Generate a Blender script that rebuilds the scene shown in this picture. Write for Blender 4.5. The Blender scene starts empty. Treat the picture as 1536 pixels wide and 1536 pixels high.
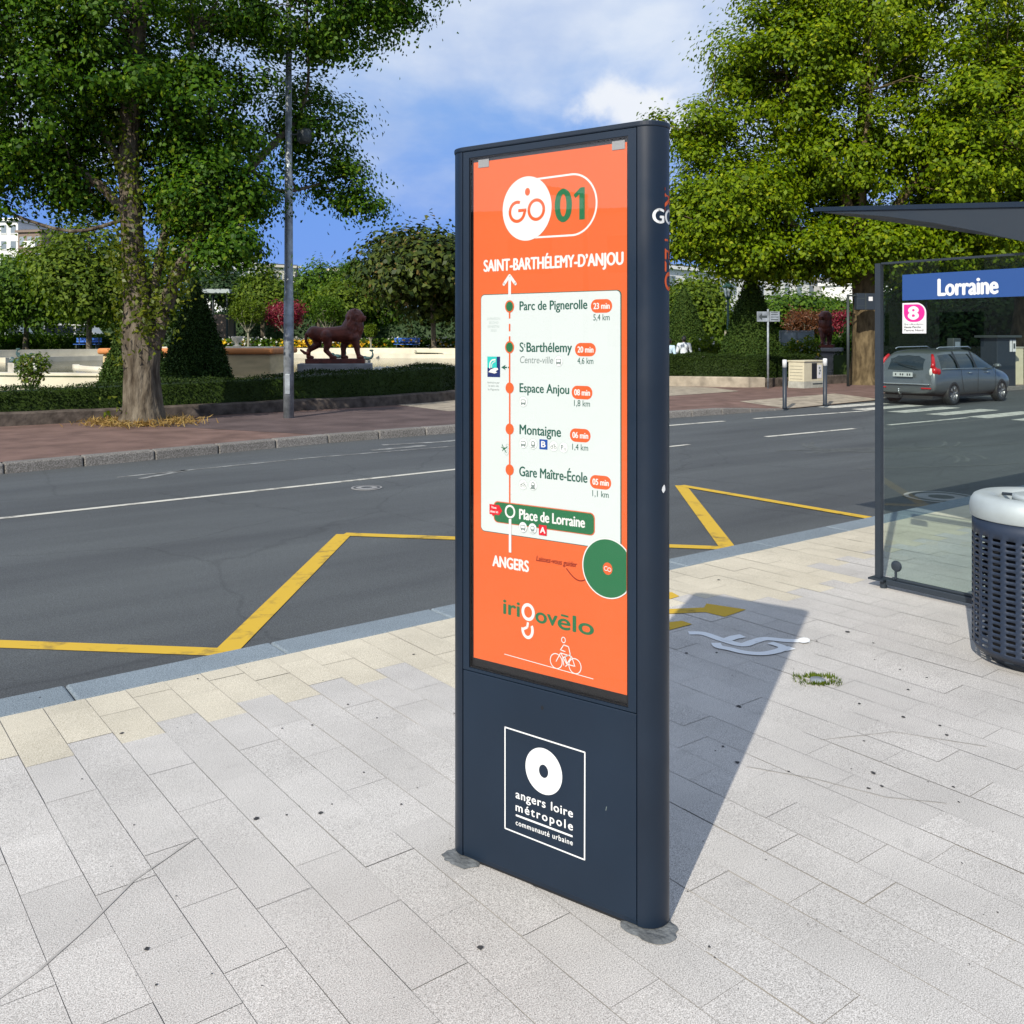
import bpy, bmesh, math, random
import numpy as np
from mathutils import Vector, Matrix, noise

# ------------------------------------------------------------------ camera, sky, sun, exposure
scene = bpy.context.scene
C = scene.collection
R = math.radians
EYE = 1.6
FPX = 1400.0                       # focal length in pixels of the 1536 px photograph
HORIZON = 509.0
cam_data = bpy.data.cameras.new('camera')
cam_data.sensor_width = 36.0
cam_data.lens = 36.0 * FPX / 1536.0
cam_data.shift_y = -(768.0 - HORIZON) / 1536.0
cam_data.clip_end = 3000
cam = bpy.data.objects.new('camera', cam_data)
C.objects.link(cam)
cam.location = (0, 0, EYE)
cam.rotation_euler = (R(90), 0, 0)
scene.camera = cam

SUN_EL = R(34.5)
SUN_DIR = Vector((0.41 * math.cos(SUN_EL), 0.912 * math.cos(SUN_EL), -math.sin(SUN_EL))).normalized()
sun_data = bpy.data.lights.new('sun', 'SUN')
sun_data.energy = 4.3
sun_data.angle = R(0.5)
sun_data.color = (1.0, 0.93, 0.82)
sun = bpy.data.objects.new('sun', sun_data)
C.objects.link(sun)
sun.rotation_euler = SUN_DIR.to_track_quat('-Z', 'Y').to_euler()
sun.location = (-20, -40, 40)

world = bpy.data.worlds.new('World')
scene.world = world
world.use_nodes = True


def build_world():
    nt = world.node_tree
    nt.nodes.clear()
    N = nt.nodes.new
    L = nt.links.new
    out = N('ShaderNodeOutputWorld')
    bg = N('ShaderNodeBackground')
    bg.inputs['Strength'].default_value = 0.1
    L(bg.outputs[0], out.inputs[0])
    sky = N('ShaderNodeTexSky')
    sky.sky_type = 'NISHITA'
    sky.sun_disc = False
    sky.sun_elevation = SUN_EL
    sky.sun_rotation = R(204.2)
    tc = N('ShaderNodeTexCoord')
    sep = N('ShaderNodeSeparateXYZ')
    L(tc.outputs['Generated'], sep.inputs[0])
    # broad blue of a rain-washed sky, deepest low down
    ramp = N('ShaderNodeValToRGB')
    L(sep.outputs['Z'], ramp.inputs[0])
    cr = ramp.color_ramp
    stops = [(0.0, (.36, .52, .78)), (.045, (.19, .38, .76)), (.085, (.062, .20, .68)), (.15, (.085, .225, .67)),
             (.22, (.15, .305, .68)), (.31, (.26, .41, .69)), (.6, (.28, .42, .68)), (1.0, (.26, .38, .64))]
    while len(cr.elements) < len(stops):
        cr.elements.new(0.5)
    for e, (p, c) in zip(cr.elements, stops):
        e.position = p
        e.color = (c[0], c[1], c[2], 1)
    up = N('ShaderNodeVectorMath'); up.operation = 'SCALE'
    L(ramp.outputs[0], up.inputs[0]); up.inputs['Scale'].default_value = 10.0
    base = N('ShaderNodeMix'); base.data_type = 'RGBA'
    base.inputs[0].default_value = 0.8
    L(sky.outputs[0], base.inputs[6]); L(up.outputs[0], base.inputs[7])
    # clouds
    mp = N('ShaderNodeMapping'); mp.inputs['Scale'].default_value = (2.6, 2.6, 4.6)
    mp.inputs['Location'].default_value = (1.3, 0.4, 0.25)
    L(tc.outputs['Generated'], mp.inputs[0])
    n1 = N('ShaderNodeTexNoise'); n1.inputs['Scale'].default_value = 1.25
    n1.inputs['Detail'].default_value = 9; n1.inputs['Roughness'].default_value = 0.56
    n1.inputs['Distortion'].default_value = 0.35
    L(mp.outputs[0], n1.inputs['Vector'])
    # more cloud higher up, less low down
    lift = N('ShaderNodeMapRange'); lift.inputs['From Min'].default_value = 0.08; lift.inputs['From Max'].default_value = 0.36
    lift.inputs['To Min'].default_value = -0.14; lift.inputs['To Max'].default_value = 0.30
    L(sep.outputs['Z'], lift.inputs['Value'])
    # and more cloud to the right (east) of the view
    side = N('ShaderNodeMapRange'); side.inputs['From Min'].default_value = -0.35; side.inputs['From Max'].default_value = 0.2
    side.inputs['To Min'].default_value = -0.03; side.inputs['To Max'].default_value = 0.06
    L(sep.outputs['X'], side.inputs['Value'])
    # one bright cumulus head above the sign
    def puff(px, py, w, amount):
        d = Vector(((px - 768) / FPX, 1, -(py - HORIZON) / FPX)).normalized()
        dot = N('ShaderNodeVectorMath'); dot.operation = 'DISTANCE'
        L(tc.outputs['Generated'], dot.inputs[0]); dot.inputs[1].default_value = d
        m = N('ShaderNodeMapRange'); m.inputs['From Min'].default_value = 0; m.inputs['From Max'].default_value = w
        m.inputs['To Min'].default_value = amount; m.inputs['To Max'].default_value = 0
        m.interpolation_type = 'SMOOTHSTEP'
        L(dot.outputs['Value'], m.inputs['Value'])
        return m.outputs[0]
    total = n1.outputs['Fac']
    for s in (lift.outputs[0], side.outputs[0], puff(30, 270, .12, .08), puff(560, 215, .06, .08)):
        a = N('ShaderNodeMath'); a.operation = 'ADD'
        L(total, a.inputs[0]); L(s, a.inputs[1])
        total = a.outputs[0]
    mask = N('ShaderNodeMapRange'); mask.interpolation_type = 'SMOOTHSTEP'
    mask.inputs['From Min'].default_value = 0.47; mask.inputs['From Max'].default_value = 0.80
    mask.inputs['To Max'].default_value = 0.85
    L(total, mask.inputs['Value'])
    n2 = N('ShaderNodeTexNoise'); n2.inputs['Scale'].default_value = 2.3; n2.inputs['Detail'].default_value = 7
    L(mp.outputs[0], n2.inputs['Vector'])
    cc = N('ShaderNodeValToRGB')
    cc.color_ramp.elements[0].position = 0.38; cc.color_ramp.elements[0].color = (.36, .46, .68, 1)
    cc.color_ramp.elements[1].position = 0.66; cc.color_ramp.elements[1].color = (.66, .71, .79, 1)
    L(n2.outputs['Fac'], cc.inputs[0])
    cs = N('ShaderNodeVectorMath'); cs.operation = 'SCALE'; cs.inputs['Scale'].default_value = 9.6
    L(cc.outputs[0], cs.inputs[0])
    fin = N('ShaderNodeMix'); fin.data_type = 'RGBA'
    L(mask.outputs[0], fin.inputs[0]); L(base.outputs[2], fin.inputs[6]); L(cs.outputs[0], fin.inputs[7])
    # crisp cumulus head above the sign
    n3 = N('ShaderNodeTexNoise'); n3.inputs['Scale'].default_value = 13; n3.inputs['Detail'].default_value = 8; n3.inputs['Roughness'].default_value = .6
    L(tc.outputs['Generated'], n3.inputs['Vector'])
    tot = n3.outputs['Fac']
    for q in (puff(905, 125, .042, .34), puff(950, 165, .05, .36), puff(1010, 185, .055, .34), puff(880, 160, .035, .22)):
        ad_ = N('ShaderNodeMath'); ad_.operation = 'ADD'; L(tot, ad_.inputs[0]); L(q, ad_.inputs[1]); tot = ad_.outputs[0]
    cm = N('ShaderNodeMapRange'); cm.interpolation_type = 'SMOOTHSTEP'; cm.inputs['From Min'].default_value = .62; cm.inputs['From Max'].default_value = .92; cm.inputs['To Max'].default_value = .88
    L(tot, cm.inputs['Value'])
    fin2 = N('ShaderNodeMix'); fin2.data_type = 'RGBA'; L(cm.outputs[0], fin2.inputs[0]); L(fin.outputs[2], fin2.inputs[6]); fin2.inputs[7].default_value = (7.2, 7.4, 7.7, 1)
    fin = fin2
    # added glow low in the unseen sky behind the viewer, brightens the poster's reflection
    dd = N('ShaderNodeVectorMath'); dd.operation = 'DISTANCE'
    L(tc.outputs['Generated'], dd.inputs[0]); dd.inputs[1].default_value = Vector((-.86, -.45, .25)).normalized()
    gm = N('ShaderNodeMapRange'); gm.interpolation_type = 'SMOOTHSTEP'; gm.inputs['From Max'].default_value = .62
    gm.inputs['To Min'].default_value = 1; gm.inputs['To Max'].default_value = 0; L(dd.outputs['Value'], gm.inputs['Value'])
    gs_ = N('ShaderNodeVectorMath'); gs_.operation = 'SCALE'; gs_.inputs[0].default_value = (15, 14.6, 14); L(gm.outputs[0], gs_.inputs['Scale'])
    ad = N('ShaderNodeVectorMath'); ad.operation = 'ADD'; L(fin.outputs[2], ad.inputs[0]); L(gs_.outputs[0], ad.inputs[1])
    L(ad.outputs[0], bg.inputs['Color'])


build_world()
scene.view_settings.view_transform = 'Standard'
scene.view_settings.look = 'None'
scene.view_settings.exposure = 0.35
scene.view_settings.gamma = 1.0
scene.cycles.use_denoising = True
scene.cycles.max_bounces = 8
scene.cycles.transparent_max_bounces = 24

# ------------------------------------------------------------------ frames of reference
TH = R(37.65)                      # the road runs at this angle to the X axis
CU, SU = math.cos(TH), math.sin(TH)


def uv(u, v, z=0.0):               # along the road / across the road -> world
    return Vector((CU * u - SU * v, SU * u + CU * v, z))


def at(px, py, Y):                 # the point at depth Y seen at a pixel of the 1536 px photograph
    return Vector(((px - 768) / FPX * Y, Y, EYE - (py - HORIZON) / FPX * Y))


def on(px, py, z=0.0):             # the ground point at height z
    Y = (EYE - z) * FPX / (py - HORIZON)
    return Vector(((px - 768) / FPX * Y, Y, z))


# ------------------------------------------------------------------ materials
MATS = {}


def newmat(name):
    m = bpy.data.materials.new(name)
    m.use_nodes = True
    nt = m.node_tree
    bsdf = nt.nodes['Principled BSDF']
    MATS[name] = m
    return m, nt, bsdf


def mat(name, col, rough=0.6, metal=0.0, spec=0.5, var=0.0, vscale=6.0, bump=0.0, bscale=80.0, bdist=.02, col2=None, coat=0.0, detail=5.0, stretch=None):
    m, nt, b = newmat(name)
    b.inputs['Base Color'].default_value = (*col, 1)
    b.inputs['Roughness'].default_value = rough
    b.inputs['Metallic'].default_value = metal
    b.inputs['Specular IOR Level'].default_value = spec
    b.inputs['Coat Weight'].default_value = coat
    N, L = nt.nodes.new, nt.links.new
    if var or bump:
        tc = N('ShaderNodeTexCoord')
        src = tc.outputs['Object']
        if stretch:
            mp = N('ShaderNodeMapping'); mp.inputs['Scale'].default_value = stretch
            L(src, mp.inputs[0]); src = mp.outputs[0]
    if var:
        n = N('ShaderNodeTexNoise'); n.inputs['Scale'].default_value = vscale; n.inputs['Detail'].default_value = detail
        L(src, n.inputs['Vector'])
        r = N('ShaderNodeValToRGB')
        c2 = col2 or tuple(min(1, c * (1 + var)) for c in col)
        c1 = col if col2 else tuple(c * (1 - var) for c in col)
        r.color_ramp.elements[0].position = .32; r.color_ramp.elements[1].position = .68
        r.color_ramp.elements[0].color = (*c1, 1); r.color_ramp.elements[1].color = (*c2, 1)
        L(n.outputs['Fac'], r.inputs[0]); L(r.outputs[0], b.inputs['Base Color'])
    if bump:
        n = N('ShaderNodeTexNoise'); n.inputs['Scale'].default_value = bscale; n.inputs['Detail'].default_value = 6
        L(src, n.inputs['Vector'])
        bp = N('ShaderNodeBump'); bp.inputs['Strength'].default_value = bump; bp.inputs['Distance'].default_value = bdist
        L(n.outputs['Fac'], bp.inputs['Height']); L(bp.outputs[0], b.inputs['Normal'])
    return m


def uneven_sheen(m, lo, hi, scale):
    nt = m.node_tree; N, L = nt.nodes.new, nt.links.new
    tc = N('ShaderNodeTexCoord'); n = N('ShaderNodeTexNoise'); n.inputs['Scale'].default_value = scale; n.inputs['Detail'].default_value = 9; n.inputs['Roughness'].default_value = .65
    L(tc.outputs['Object'], n.inputs['Vector'])
    r = N('ShaderNodeMapRange'); r.inputs['From Min'].default_value = .3; r.inputs['From Max'].default_value = .7; r.inputs['To Min'].default_value = lo; r.inputs['To Max'].default_value = hi
    L(n.outputs['Fac'], r.inputs['Value']); L(r.outputs[0], nt.nodes['Principled BSDF'].inputs['Roughness'])


def granite(name, c_dark, c_mid, c_light, tint=0.10, grain=300.0):
    """speckled stone: fine grain, a tone of its own for every slab, faint dirt"""
    m, nt, b = newmat(name)
    N, L = nt.nodes.new, nt.links.new
    tc = N('ShaderNodeTexCoord')
    n1 = N('ShaderNodeTexNoise'); n1.inputs['Scale'].default_value = grain; n1.inputs['Detail'].default_value = 3
    n1.inputs['Roughness'].default_value = .7
    L(tc.outputs['Object'], n1.inputs['Vector'])
    r = N('ShaderNodeValToRGB'); r.color_ramp.elements.new(.5)
    for e, p, c in zip(r.color_ramp.elements, (.36, .5, .62), (c_dark, c_mid, c_light)):
        e.position = p; e.color = (*c, 1)
    L(n1.outputs['Fac'], r.inputs[0])
    geo = N('ShaderNodeNewGeometry')
    mr = N('ShaderNodeMapRange'); mr.inputs['To Min'].default_value = 1 - tint; mr.inputs['To Max'].default_value = 1 + tint
    L(geo.outputs['Random Per Island'], mr.inputs['Value'])
    n2 = N('ShaderNodeTexNoise'); n2.inputs['Scale'].default_value = 1.7; n2.inputs['Detail'].default_value = 8; n2.inputs['Roughness'].default_value = .62
    L(tc.outputs['Object'], n2.inputs['Vector'])
    m2 = N('ShaderNodeMapRange'); m2.inputs['From Min'].default_value = .3; m2.inputs['From Max'].default_value = .7
    m2.inputs['To Min'].default_value = .84; m2.inputs['To Max'].default_value = 1.06
    L(n2.outputs['Fac'], m2.inputs['Value'])
    mu = N('ShaderNodeMath'); mu.operation = 'MULTIPLY'; L(mr.outputs[0], mu.inputs[0]); L(m2.outputs[0], mu.inputs[1])
    # scattered dark grains
    vo = N('ShaderNodeTexVoronoi'); vo.inputs['Scale'].default_value = 95
    L(tc.outputs['Object'], vo.inputs['Vector'])
    lt = N('ShaderNodeMapRange'); lt.inputs['From Min'].default_value = .10; lt.inputs['From Max'].default_value = .22
    lt.inputs['To Min'].default_value = .62; lt.inputs['To Max'].default_value = 1
    L(vo.outputs['Distance'], lt.inputs['Value'])
    n4 = N('ShaderNodeTexNoise'); n4.inputs['Scale'].default_value = 4.2; n4.inputs['Detail'].default_value = 10; n4.inputs['Roughness'].default_value = .7
    L(tc.outputs['Object'], n4.inputs['Vector'])
    st = N('ShaderNodeMapRange'); st.interpolation_type = 'SMOOTHSTEP'; st.inputs['From Min'].default_value = .60; st.inputs['From Max'].default_value = .72
    st.inputs['To Min'].default_value = 1; st.inputs['To Max'].default_value = .84; L(n4.outputs['Fac'], st.inputs['Value'])
    m5 = N('ShaderNodeMath'); m5.operation = 'MULTIPLY'; L(mu.outputs[0], m5.inputs[0]); L(st.outputs[0], m5.inputs[1]); mu = m5
    mu2 = N('ShaderNodeMath'); mu2.operation = 'MULTIPLY'; L(mu.outputs[0], mu2.inputs[0]); L(lt.outputs[0], mu2.inputs[1])
    sc = N('ShaderNodeVectorMath'); sc.operation = 'SCALE'
    L(r.outputs[0], sc.inputs[0]); L(mu2.outputs[0], sc.inputs['Scale'])
    L(sc.outputs[0], b.inputs['Base Color'])
    b.inputs['Roughness'].default_value = .8
    b.inputs['Specular IOR Level'].default_value = .25
    bp = N('ShaderNodeBump'); bp.inputs['Strength'].default_value = .13; bp.inputs['Distance'].default_value = .004
    L(n1.outputs['Fac'], bp.inputs['Height']); L(bp.outputs[0], b.inputs['Normal'])
    return m


def leafmat(name, c1, c2, c3=None, trans=0.35, rough=0.45, gloss=.35):
    """leaf: each leaf takes a tone of its own; light comes through it"""
    m, nt, b = newmat(name)
    N, L = nt.nodes.new, nt.links.new
    geo = N('ShaderNodeNewGeometry')
    r = N('ShaderNodeValToRGB')
    r.color_ramp.elements[0].color = (*c1, 1); r.color_ramp.elements[1].color = (*c2, 1)
    r.color_ramp.elements[0].position = .1; r.color_ramp.elements[1].position = .9
    if c3:
        e = r.color_ramp.elements.new(.97); e.color = (*c3, 1)
    L(geo.outputs['Random Per Island'], r.inputs[0])
    L(r.outputs[0], b.inputs['Base Color'])
    b.inputs['Roughness'].default_value = rough
    b.inputs['Specular IOR Level'].default_value = gloss
    tr = N('ShaderNodeBsdfTranslucent')
    hs = N('ShaderNodeHueSaturation'); hs.inputs['Value'].default_value = 1.35; hs.inputs['Saturation'].default_value = 1.1
    L(r.outputs[0], hs.inputs['Color']); L(hs.outputs[0], tr.inputs[0])
    mx = N('ShaderNodeMixShader'); mx.inputs[0].default_value = trans
    L(b.outputs[0], mx.inputs[1]); L(tr.outputs[0], mx.inputs[2])
    L(mx.outputs[0], nt.nodes['Material Output'].inputs[0])
    return m


def glassmat(name, tint, ior):
    """thin pane: what lies behind, tinted, under a Fresnel reflection"""
    m = bpy.data.materials.new(name); m.use_nodes = True
    nt = m.node_tree; nt.nodes.clear()
    N, L = nt.nodes.new, nt.links.new
    out = N('ShaderNodeOutputMaterial')
    tr = N('ShaderNodeBsdfTransparent'); tr.inputs[0].default_value = (*tint, 1)
    gl = N('ShaderNodeBsdfGlossy'); gl.inputs['Roughness'].default_value = 0.0
    lw = N('ShaderNodeLayerWeight')
    pw = N('ShaderNodeMath'); pw.operation = 'POWER'; pw.inputs[1].default_value = 5; L(lw.outputs['Facing'], pw.inputs[0])
    f0 = ((ior - 1) / (ior + 1)) ** 2
    fr = N('ShaderNodeMapRange'); fr.inputs['To Min'].default_value = f0; fr.inputs['To Max'].default_value = 1
    L(pw.outputs[0], fr.inputs['Value'])
    mx = N('ShaderNodeMixShader')
    L(fr.outputs[0], mx.inputs[0]); L(tr.outputs[0], mx.inputs[1]); L(gl.outputs[0], mx.inputs[2])
    L(mx.outputs[0], out.inputs[0])
    MATS[name] = m
    return m


M = MATS
granite('grey_granite', (.23, .218, .20), (.465, .447, .418), (.66, .638, .60), .04)
granite('beige_granite', (.32, .285, .205), (.53, .485, .38), (.70, .65, .535), .05)
granite('blue_granite', (.10, .125, .145), (.18, .225, .255), (.27, .31, .34), .05, 190)
granite('old_kerb_stone', (.09, .085, .075), (.17, .16, .145), (.27, .255, .235), .12, 60)
mat('joint_sand', (.24, .225, .20), .95, var=.5, vscale=2.6, spec=.1, col2=(.52, .50, .465))
mat('cement', (.12, .13, .135), .9, var=.35, vscale=14, bump=.5, bscale=60, spec=.2)


def asphalt():
    m, nt, b = newmat('asphalt')
    N, L = nt.nodes.new, nt.links.new
    tc = N('ShaderNodeTexCoord')
    mp = N('ShaderNodeMapping'); mp.inputs['Scale'].default_value = (.10, .75, 1); L(tc.outputs['Object'], mp.inputs[0])
    n = N('ShaderNodeTexNoise'); n.inputs['Scale'].default_value = 1.5; n.inputs['Detail'].default_value = 7; n.inputs['Roughness'].default_value = .6
    L(mp.outputs[0], n.inputs['Vector'])
    r = N('ShaderNodeValToRGB'); r.color_ramp.elements[0].position = .3; r.color_ramp.elements[1].position = .72
    r.color_ramp.elements[0].color = (.050, .054, .057, 1); r.color_ramp.elements[1].color = (.090, .099, .100, 1)
    L(n.outputs['Fac'], r.inputs[0])
    g = N('ShaderNodeTexNoise'); g.inputs['Scale'].default_value = 140; g.inputs['Detail'].default_value = 2
    L(tc.outputs['Object'], g.inputs['Vector'])
    gr = N('ShaderNodeMapRange'); gr.inputs['From Min'].default_value = .3; gr.inputs['From Max'].default_value = .7
    gr.inputs['To Min'].default_value = .55; gr.inputs['To Max'].default_value = 1.45
    L(g.outputs['Fac'], gr.inputs['Value'])
    vo = N('ShaderNodeTexVoronoi'); vo.inputs['Scale'].default_value = 70; L(tc.outputs['Object'], vo.inputs['Vector'])
    sp = N('ShaderNodeMapRange'); sp.inputs['From Min'].default_value = .06; sp.inputs['From Max'].default_value = .12
    sp.inputs['To Min'].default_value = 1.9; sp.inputs['To Max'].default_value = 1
    L(vo.outputs['Distance'], sp.inputs['Value'])
    mm = N('ShaderNodeMath'); mm.operation = 'MULTIPLY'; L(gr.outputs[0], mm.inputs[0]); L(sp.outputs[0], mm.inputs[1])
    dn = N('ShaderNodeTexNoise'); dn.inputs['Scale'].default_value = 2.2; dn.inputs['Detail'].default_value = 6; L(tc.outputs['Object'], dn.inputs['Vector'])
    dm = N('ShaderNodeMix'); dm.data_type = 'RGBA'; dm.inputs[0].default_value = .22; L(tc.outputs['Object'], dm.inputs[6]); L(dn.outputs['Color'], dm.inputs[7])
    cv = N('ShaderNodeTexVoronoi'); cv.feature = 'DISTANCE_TO_EDGE'; cv.inputs['Scale'].default_value = .42; L(dm.outputs[2], cv.inputs['Vector'])
    ck = N('ShaderNodeMapRange'); ck.inputs['From Min'].default_value = .001; ck.inputs['From Max'].default_value = .007; ck.inputs['To Min'].default_value = .82; L(cv.outputs['Distance'], ck.inputs['Value'])
    m3 = N('ShaderNodeMath'); m3.operation = 'MULTIPLY'; L(mm.outputs[0], m3.inputs[0]); L(ck.outputs[0], m3.inputs[1]); mm = m3
    s = N('ShaderNodeVectorMath'); s.operation = 'SCALE'; L(r.outputs[0], s.inputs[0]); L(mm.outputs[0], s.inputs['Scale'])
    L(s.outputs[0], b.inputs['Base Color'])
    b.inputs['Roughness'].default_value = .75; b.inputs['Specular IOR Level'].default_value = .35
    bp = N('ShaderNodeBump'); bp.inputs['Strength'].default_value = .35; bp.inputs['Distance'].default_value = .006
    L(g.outputs['Fac'], bp.inputs['Height']); L(bp.outputs[0], b.inputs['Normal'])


asphalt()


def paintmat(name, col, wear):
    """road paint, worn through in places"""
    m, nt, b = newmat(name)
    N, L = nt.nodes.new, nt.links.new
    tc = N('ShaderNodeTexCoord')
    n = N('ShaderNodeTexNoise'); n.inputs['Scale'].default_value = 5; n.inputs['Detail'].default_value = 9; n.inputs['Roughness'].default_value = .68
    L(tc.outputs['Object'], n.inputs['Vector'])
    r = N('ShaderNodeValToRGB'); r.color_ramp.elements[0].position = wear; r.color_ramp.elements[1].position = wear + .16
    r.color_ramp.elements[0].color = (col[0] * .35 + .03, col[1] * .35 + .03, col[2] * .35 + .03, 1)
    r.color_ramp.elements[1].color = (*col, 1)
    L(n.outputs['Fac'], r.inputs[0]); L(r.outputs[0], b.inputs['Base Color'])
    b.inputs['Roughness'].default_value = .8; b.inputs['Specular IOR Level'].default_value = .25


paintmat('yellow_paint', (.52, .34, .035), .30)
paintmat('white_paint', (.50, .49, .43), .34)
paintmat('fresh_white_paint', (.72, .74, .74), .22)
paintmat('worn_white_paint', (.28, .29, .28), .44)
mat('tyre_mark', (.10, .108, .106), .85, var=.15, vscale=6, spec=.2)
mat('red_asphalt', (.155, .100, .083), .9, var=.25, vscale=2.0, bump=.3, bscale=150, spec=.15)
mat('shaded_red_asphalt', (.10, .074, .070), .9, var=.25, vscale=1.5, bump=.3, bscale=150, spec=.15)  # red asphalt darkened to stand for tree shade
mat('old_concrete', (.30, .26, .20), .9, var=.3, vscale=3.5, bump=.4, bscale=40, spec=.2)
mat('dark_stone', (.085, .07, .058), .9, var=.45, vscale=5, bump=.8, bscale=12, spec=.2)
mat('soil', (.10, .075, .05), .95, var=.3, vscale=3, spec=.1)
mat('lawn', (.045, .085, .016), .95, var=.4, vscale=.7, bump=.6, bscale=30, spec=.15)
mat('far_ground', (.10, .10, .085), .95, var=.2, vscale=.1, spec=.1)

mat('blue_grey_paint', (.0060, .0150, .0300), .40, spec=.35, var=.10, vscale=3, bump=.03, bscale=400)
mat('blue_grey_profile', (.0048, .0120, .0245), .36, spec=.4, var=.10, vscale=5)
for k_ in ('blue_grey_paint', 'blue_grey_profile'): uneven_sheen(MATS[k_], .28, .52, 2.6)
mat('seam_black', (.003, .004, .006), .8)
mat('border_black', (.004, .004, .005), .3)
mat('poster_orange', (.56, .098, .024), .55, spec=.2, var=.035, vscale=3)
mat('poster_white', (.49, .53, .52), .55, spec=.2)
mat('print_white', (.58, .58, .56), .55, spec=.2)
mat('print_green', (.014, .115, .045), .55, spec=.2)
mat('print_teal', (.010, .075, .052), .55, spec=.2)
mat('print_orange', (.54, .090, .022), .55, spec=.2)
mat('print_red', (.50, .006, .016), .55, spec=.2)
mat('print_rust', (.17, .008, .004), .55, spec=.2)
mat('print_blue', (.006, .055, .26), .55, spec=.2)
mat('print_grey', (.16, .20, .19), .55, spec=.2)
mat('print_pale', (.36, .42, .40), .55, spec=.2)
mat('print_cyan', (.02, .40, .36), .55, spec=.2)
mat('print_navy', (.008, .020, .10), .55, spec=.2)
mat('emblem_white', (.64, .65, .64), .5, spec=.3)
mat('holder_grey', (.22, .22, .22), .5)
glassmat('poster_glass', (.985, .99, .985), 1.44)
glassmat('shelter_glass', (.85, .90, .88), 1.46)
mat('anthracite', (.018, .026, .036), .45, spec=.45)
mat('sign_blue', (.020, .065, .215), .45, spec=.35)
mat('sticker_white', (.62, .62, .62), .5)
mat('sticker_pink', (.80, .012, .22), .5)
mat('bin_blue', (.016, .026, .048), .45, spec=.45)
uneven_sheen(MATS['bin_blue'], .32, .6, 6)
uneven_sheen(MATS['anthracite'], .35, .6, 5)
mat('bin_liner', (.006, .007, .009), .7)
mat('brushed_metal', (.42, .47, .47), .5, metal=.35, var=.06, vscale=8)
mat('galvanised', (.26, .29, .31), .5, metal=.35, var=.35, vscale=7, spec=.5)
mat('dark_pole', (.035, .045, .045), .5)
mat('lamp_green', (.012, .055, .040), .45)
mat('lamp_glass', (.35, .42, .45), .15)
mat('cabinet_cream', (.52, .48, .34), .6, var=.06, vscale=5)
mat('cabinet_base', (.33, .33, .28), .85, var=.15, vscale=8)
mat('black_print', (.008, .009, .010), .5)
mat('lion_iron', (.105, .023, .013), .5, spec=.4, var=.45, vscale=5, bump=.35, bscale=14)
mat('pale_stone', (.40, .38, .32), .85, var=.2, vscale=3, bump=.3, bscale=20)
mat('grey_stone', (.24, .24, .235), .85, var=.2, vscale=3, bump=.3, bscale=20)
mat('basin_stone', (.60, .56, .44), .8, var=.14, vscale=1.2)
mat('plinth_sand', (.62, .49, .27), .8, var=.14, vscale=2, stretch=(1, 1, 4))
mat('coping_orange', (.52, .20, .06), .75, var=.15, vscale=3)
mat('pool_water', (.055, .048, .014), .10, var=.4, vscale=.6, spec=.35, bump=.05, bscale=6)
mat('bronze_green', (.03, .075, .075), .6, var=.3, vscale=15)
mat('bench_blue', (.03, .14, .52), .5)
mat('bark', (.055, .043, .030), .95, var=.45, vscale=9, bump=1.0, bscale=11, bdist=.09, stretch=(1, 1, .28), spec=.1, col2=(.175, .15, .112), detail=9)
mat('bark_plane', (.06, .045, .025), .95, var=.55, vscale=7, bump=1.0, bscale=8, bdist=.07, stretch=(1, 1, .35), spec=.1, col2=(.165, .125, .068), detail=9)
mat('twig', (.06, .048, .034), .95, spec=.1)
mat('pale_bark', (.24, .23, .17), .95, spec=.12)
leafmat('leaf_poplar', (.016, .058, .003), (.082, .170, .007), (.16, .22, .012), .36, .5, .15)
leafmat('leaf_shoot', (.065, .10, .010), (.145, .18, .016), (.19, .20, .02), .4)
leafmat('leaf_linden', (.062, .118, .002), (.185, .26, .004), (.29, .33, .008), .36, .5, .15)
leafmat('leaf_magnolia', (.018, .036, .006), (.070, .095, .010), (.14, .10, .03), .15, .5, .18)
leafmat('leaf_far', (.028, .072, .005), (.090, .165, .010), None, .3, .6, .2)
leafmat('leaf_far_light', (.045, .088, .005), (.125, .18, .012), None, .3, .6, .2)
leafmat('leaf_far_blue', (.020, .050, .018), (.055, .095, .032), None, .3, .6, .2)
leafmat('leaf_yew_shaded', (.012, .034, .006), (.030, .062, .009), None, .1, .7, .15)  # shade put into the leaf colour: dark counterpart of leaf_yew_lit
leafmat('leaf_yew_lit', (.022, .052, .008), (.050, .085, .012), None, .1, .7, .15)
leafmat('leaf_hedge', (.009, .024, .003), (.032, .058, .005), None, .15, .65, .2)
leafmat('leaf_topiary', (.028, .062, .007), (.06, .105, .010), None, .15, .7, .15)
leafmat('leaf_red', (.14, .012, .024), (.33, .035, .065), (.10, .10, .02), .3)
leafmat('leaf_copper', (.09, .035, .015), (.19, .075, .030), None, .3)
leafmat('petals_yellow', (.55, .30, .01), (.75, .50, .02), None, .25)
leafmat('petals_white', (.55, .55, .48), (.75, .75, .70), None, .25)
leafmat('dry_grass', (.22, .13, .04), (.42, .30, .11), None, .3, .9, .1)
leafmat('grass_blade', (.05, .09, .008), (.13, .17, .02), None, .35, .8, .1)
leafmat('rose_leaf', (.045, .085, .008), (.12, .18, .015), (.3, .25, .06), .3)
mat('car_grey', (.105, .12, .128), .32, metal=.45, spec=.5, coat=.6)
mat('car_black', (.012, .013, .014), .6)
mat('car_glass', (.008, .014, .016), .04, spec=.9)
mat('car_red', (.42, .006, .010), .22, spec=.6)
mat('car_clear', (.62, .60, .56), .25)
mat('chrome', (.62, .64, .64), .22, metal=.9)
mat('rim_grey', (.20, .20, .21), .4, metal=.6)
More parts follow.
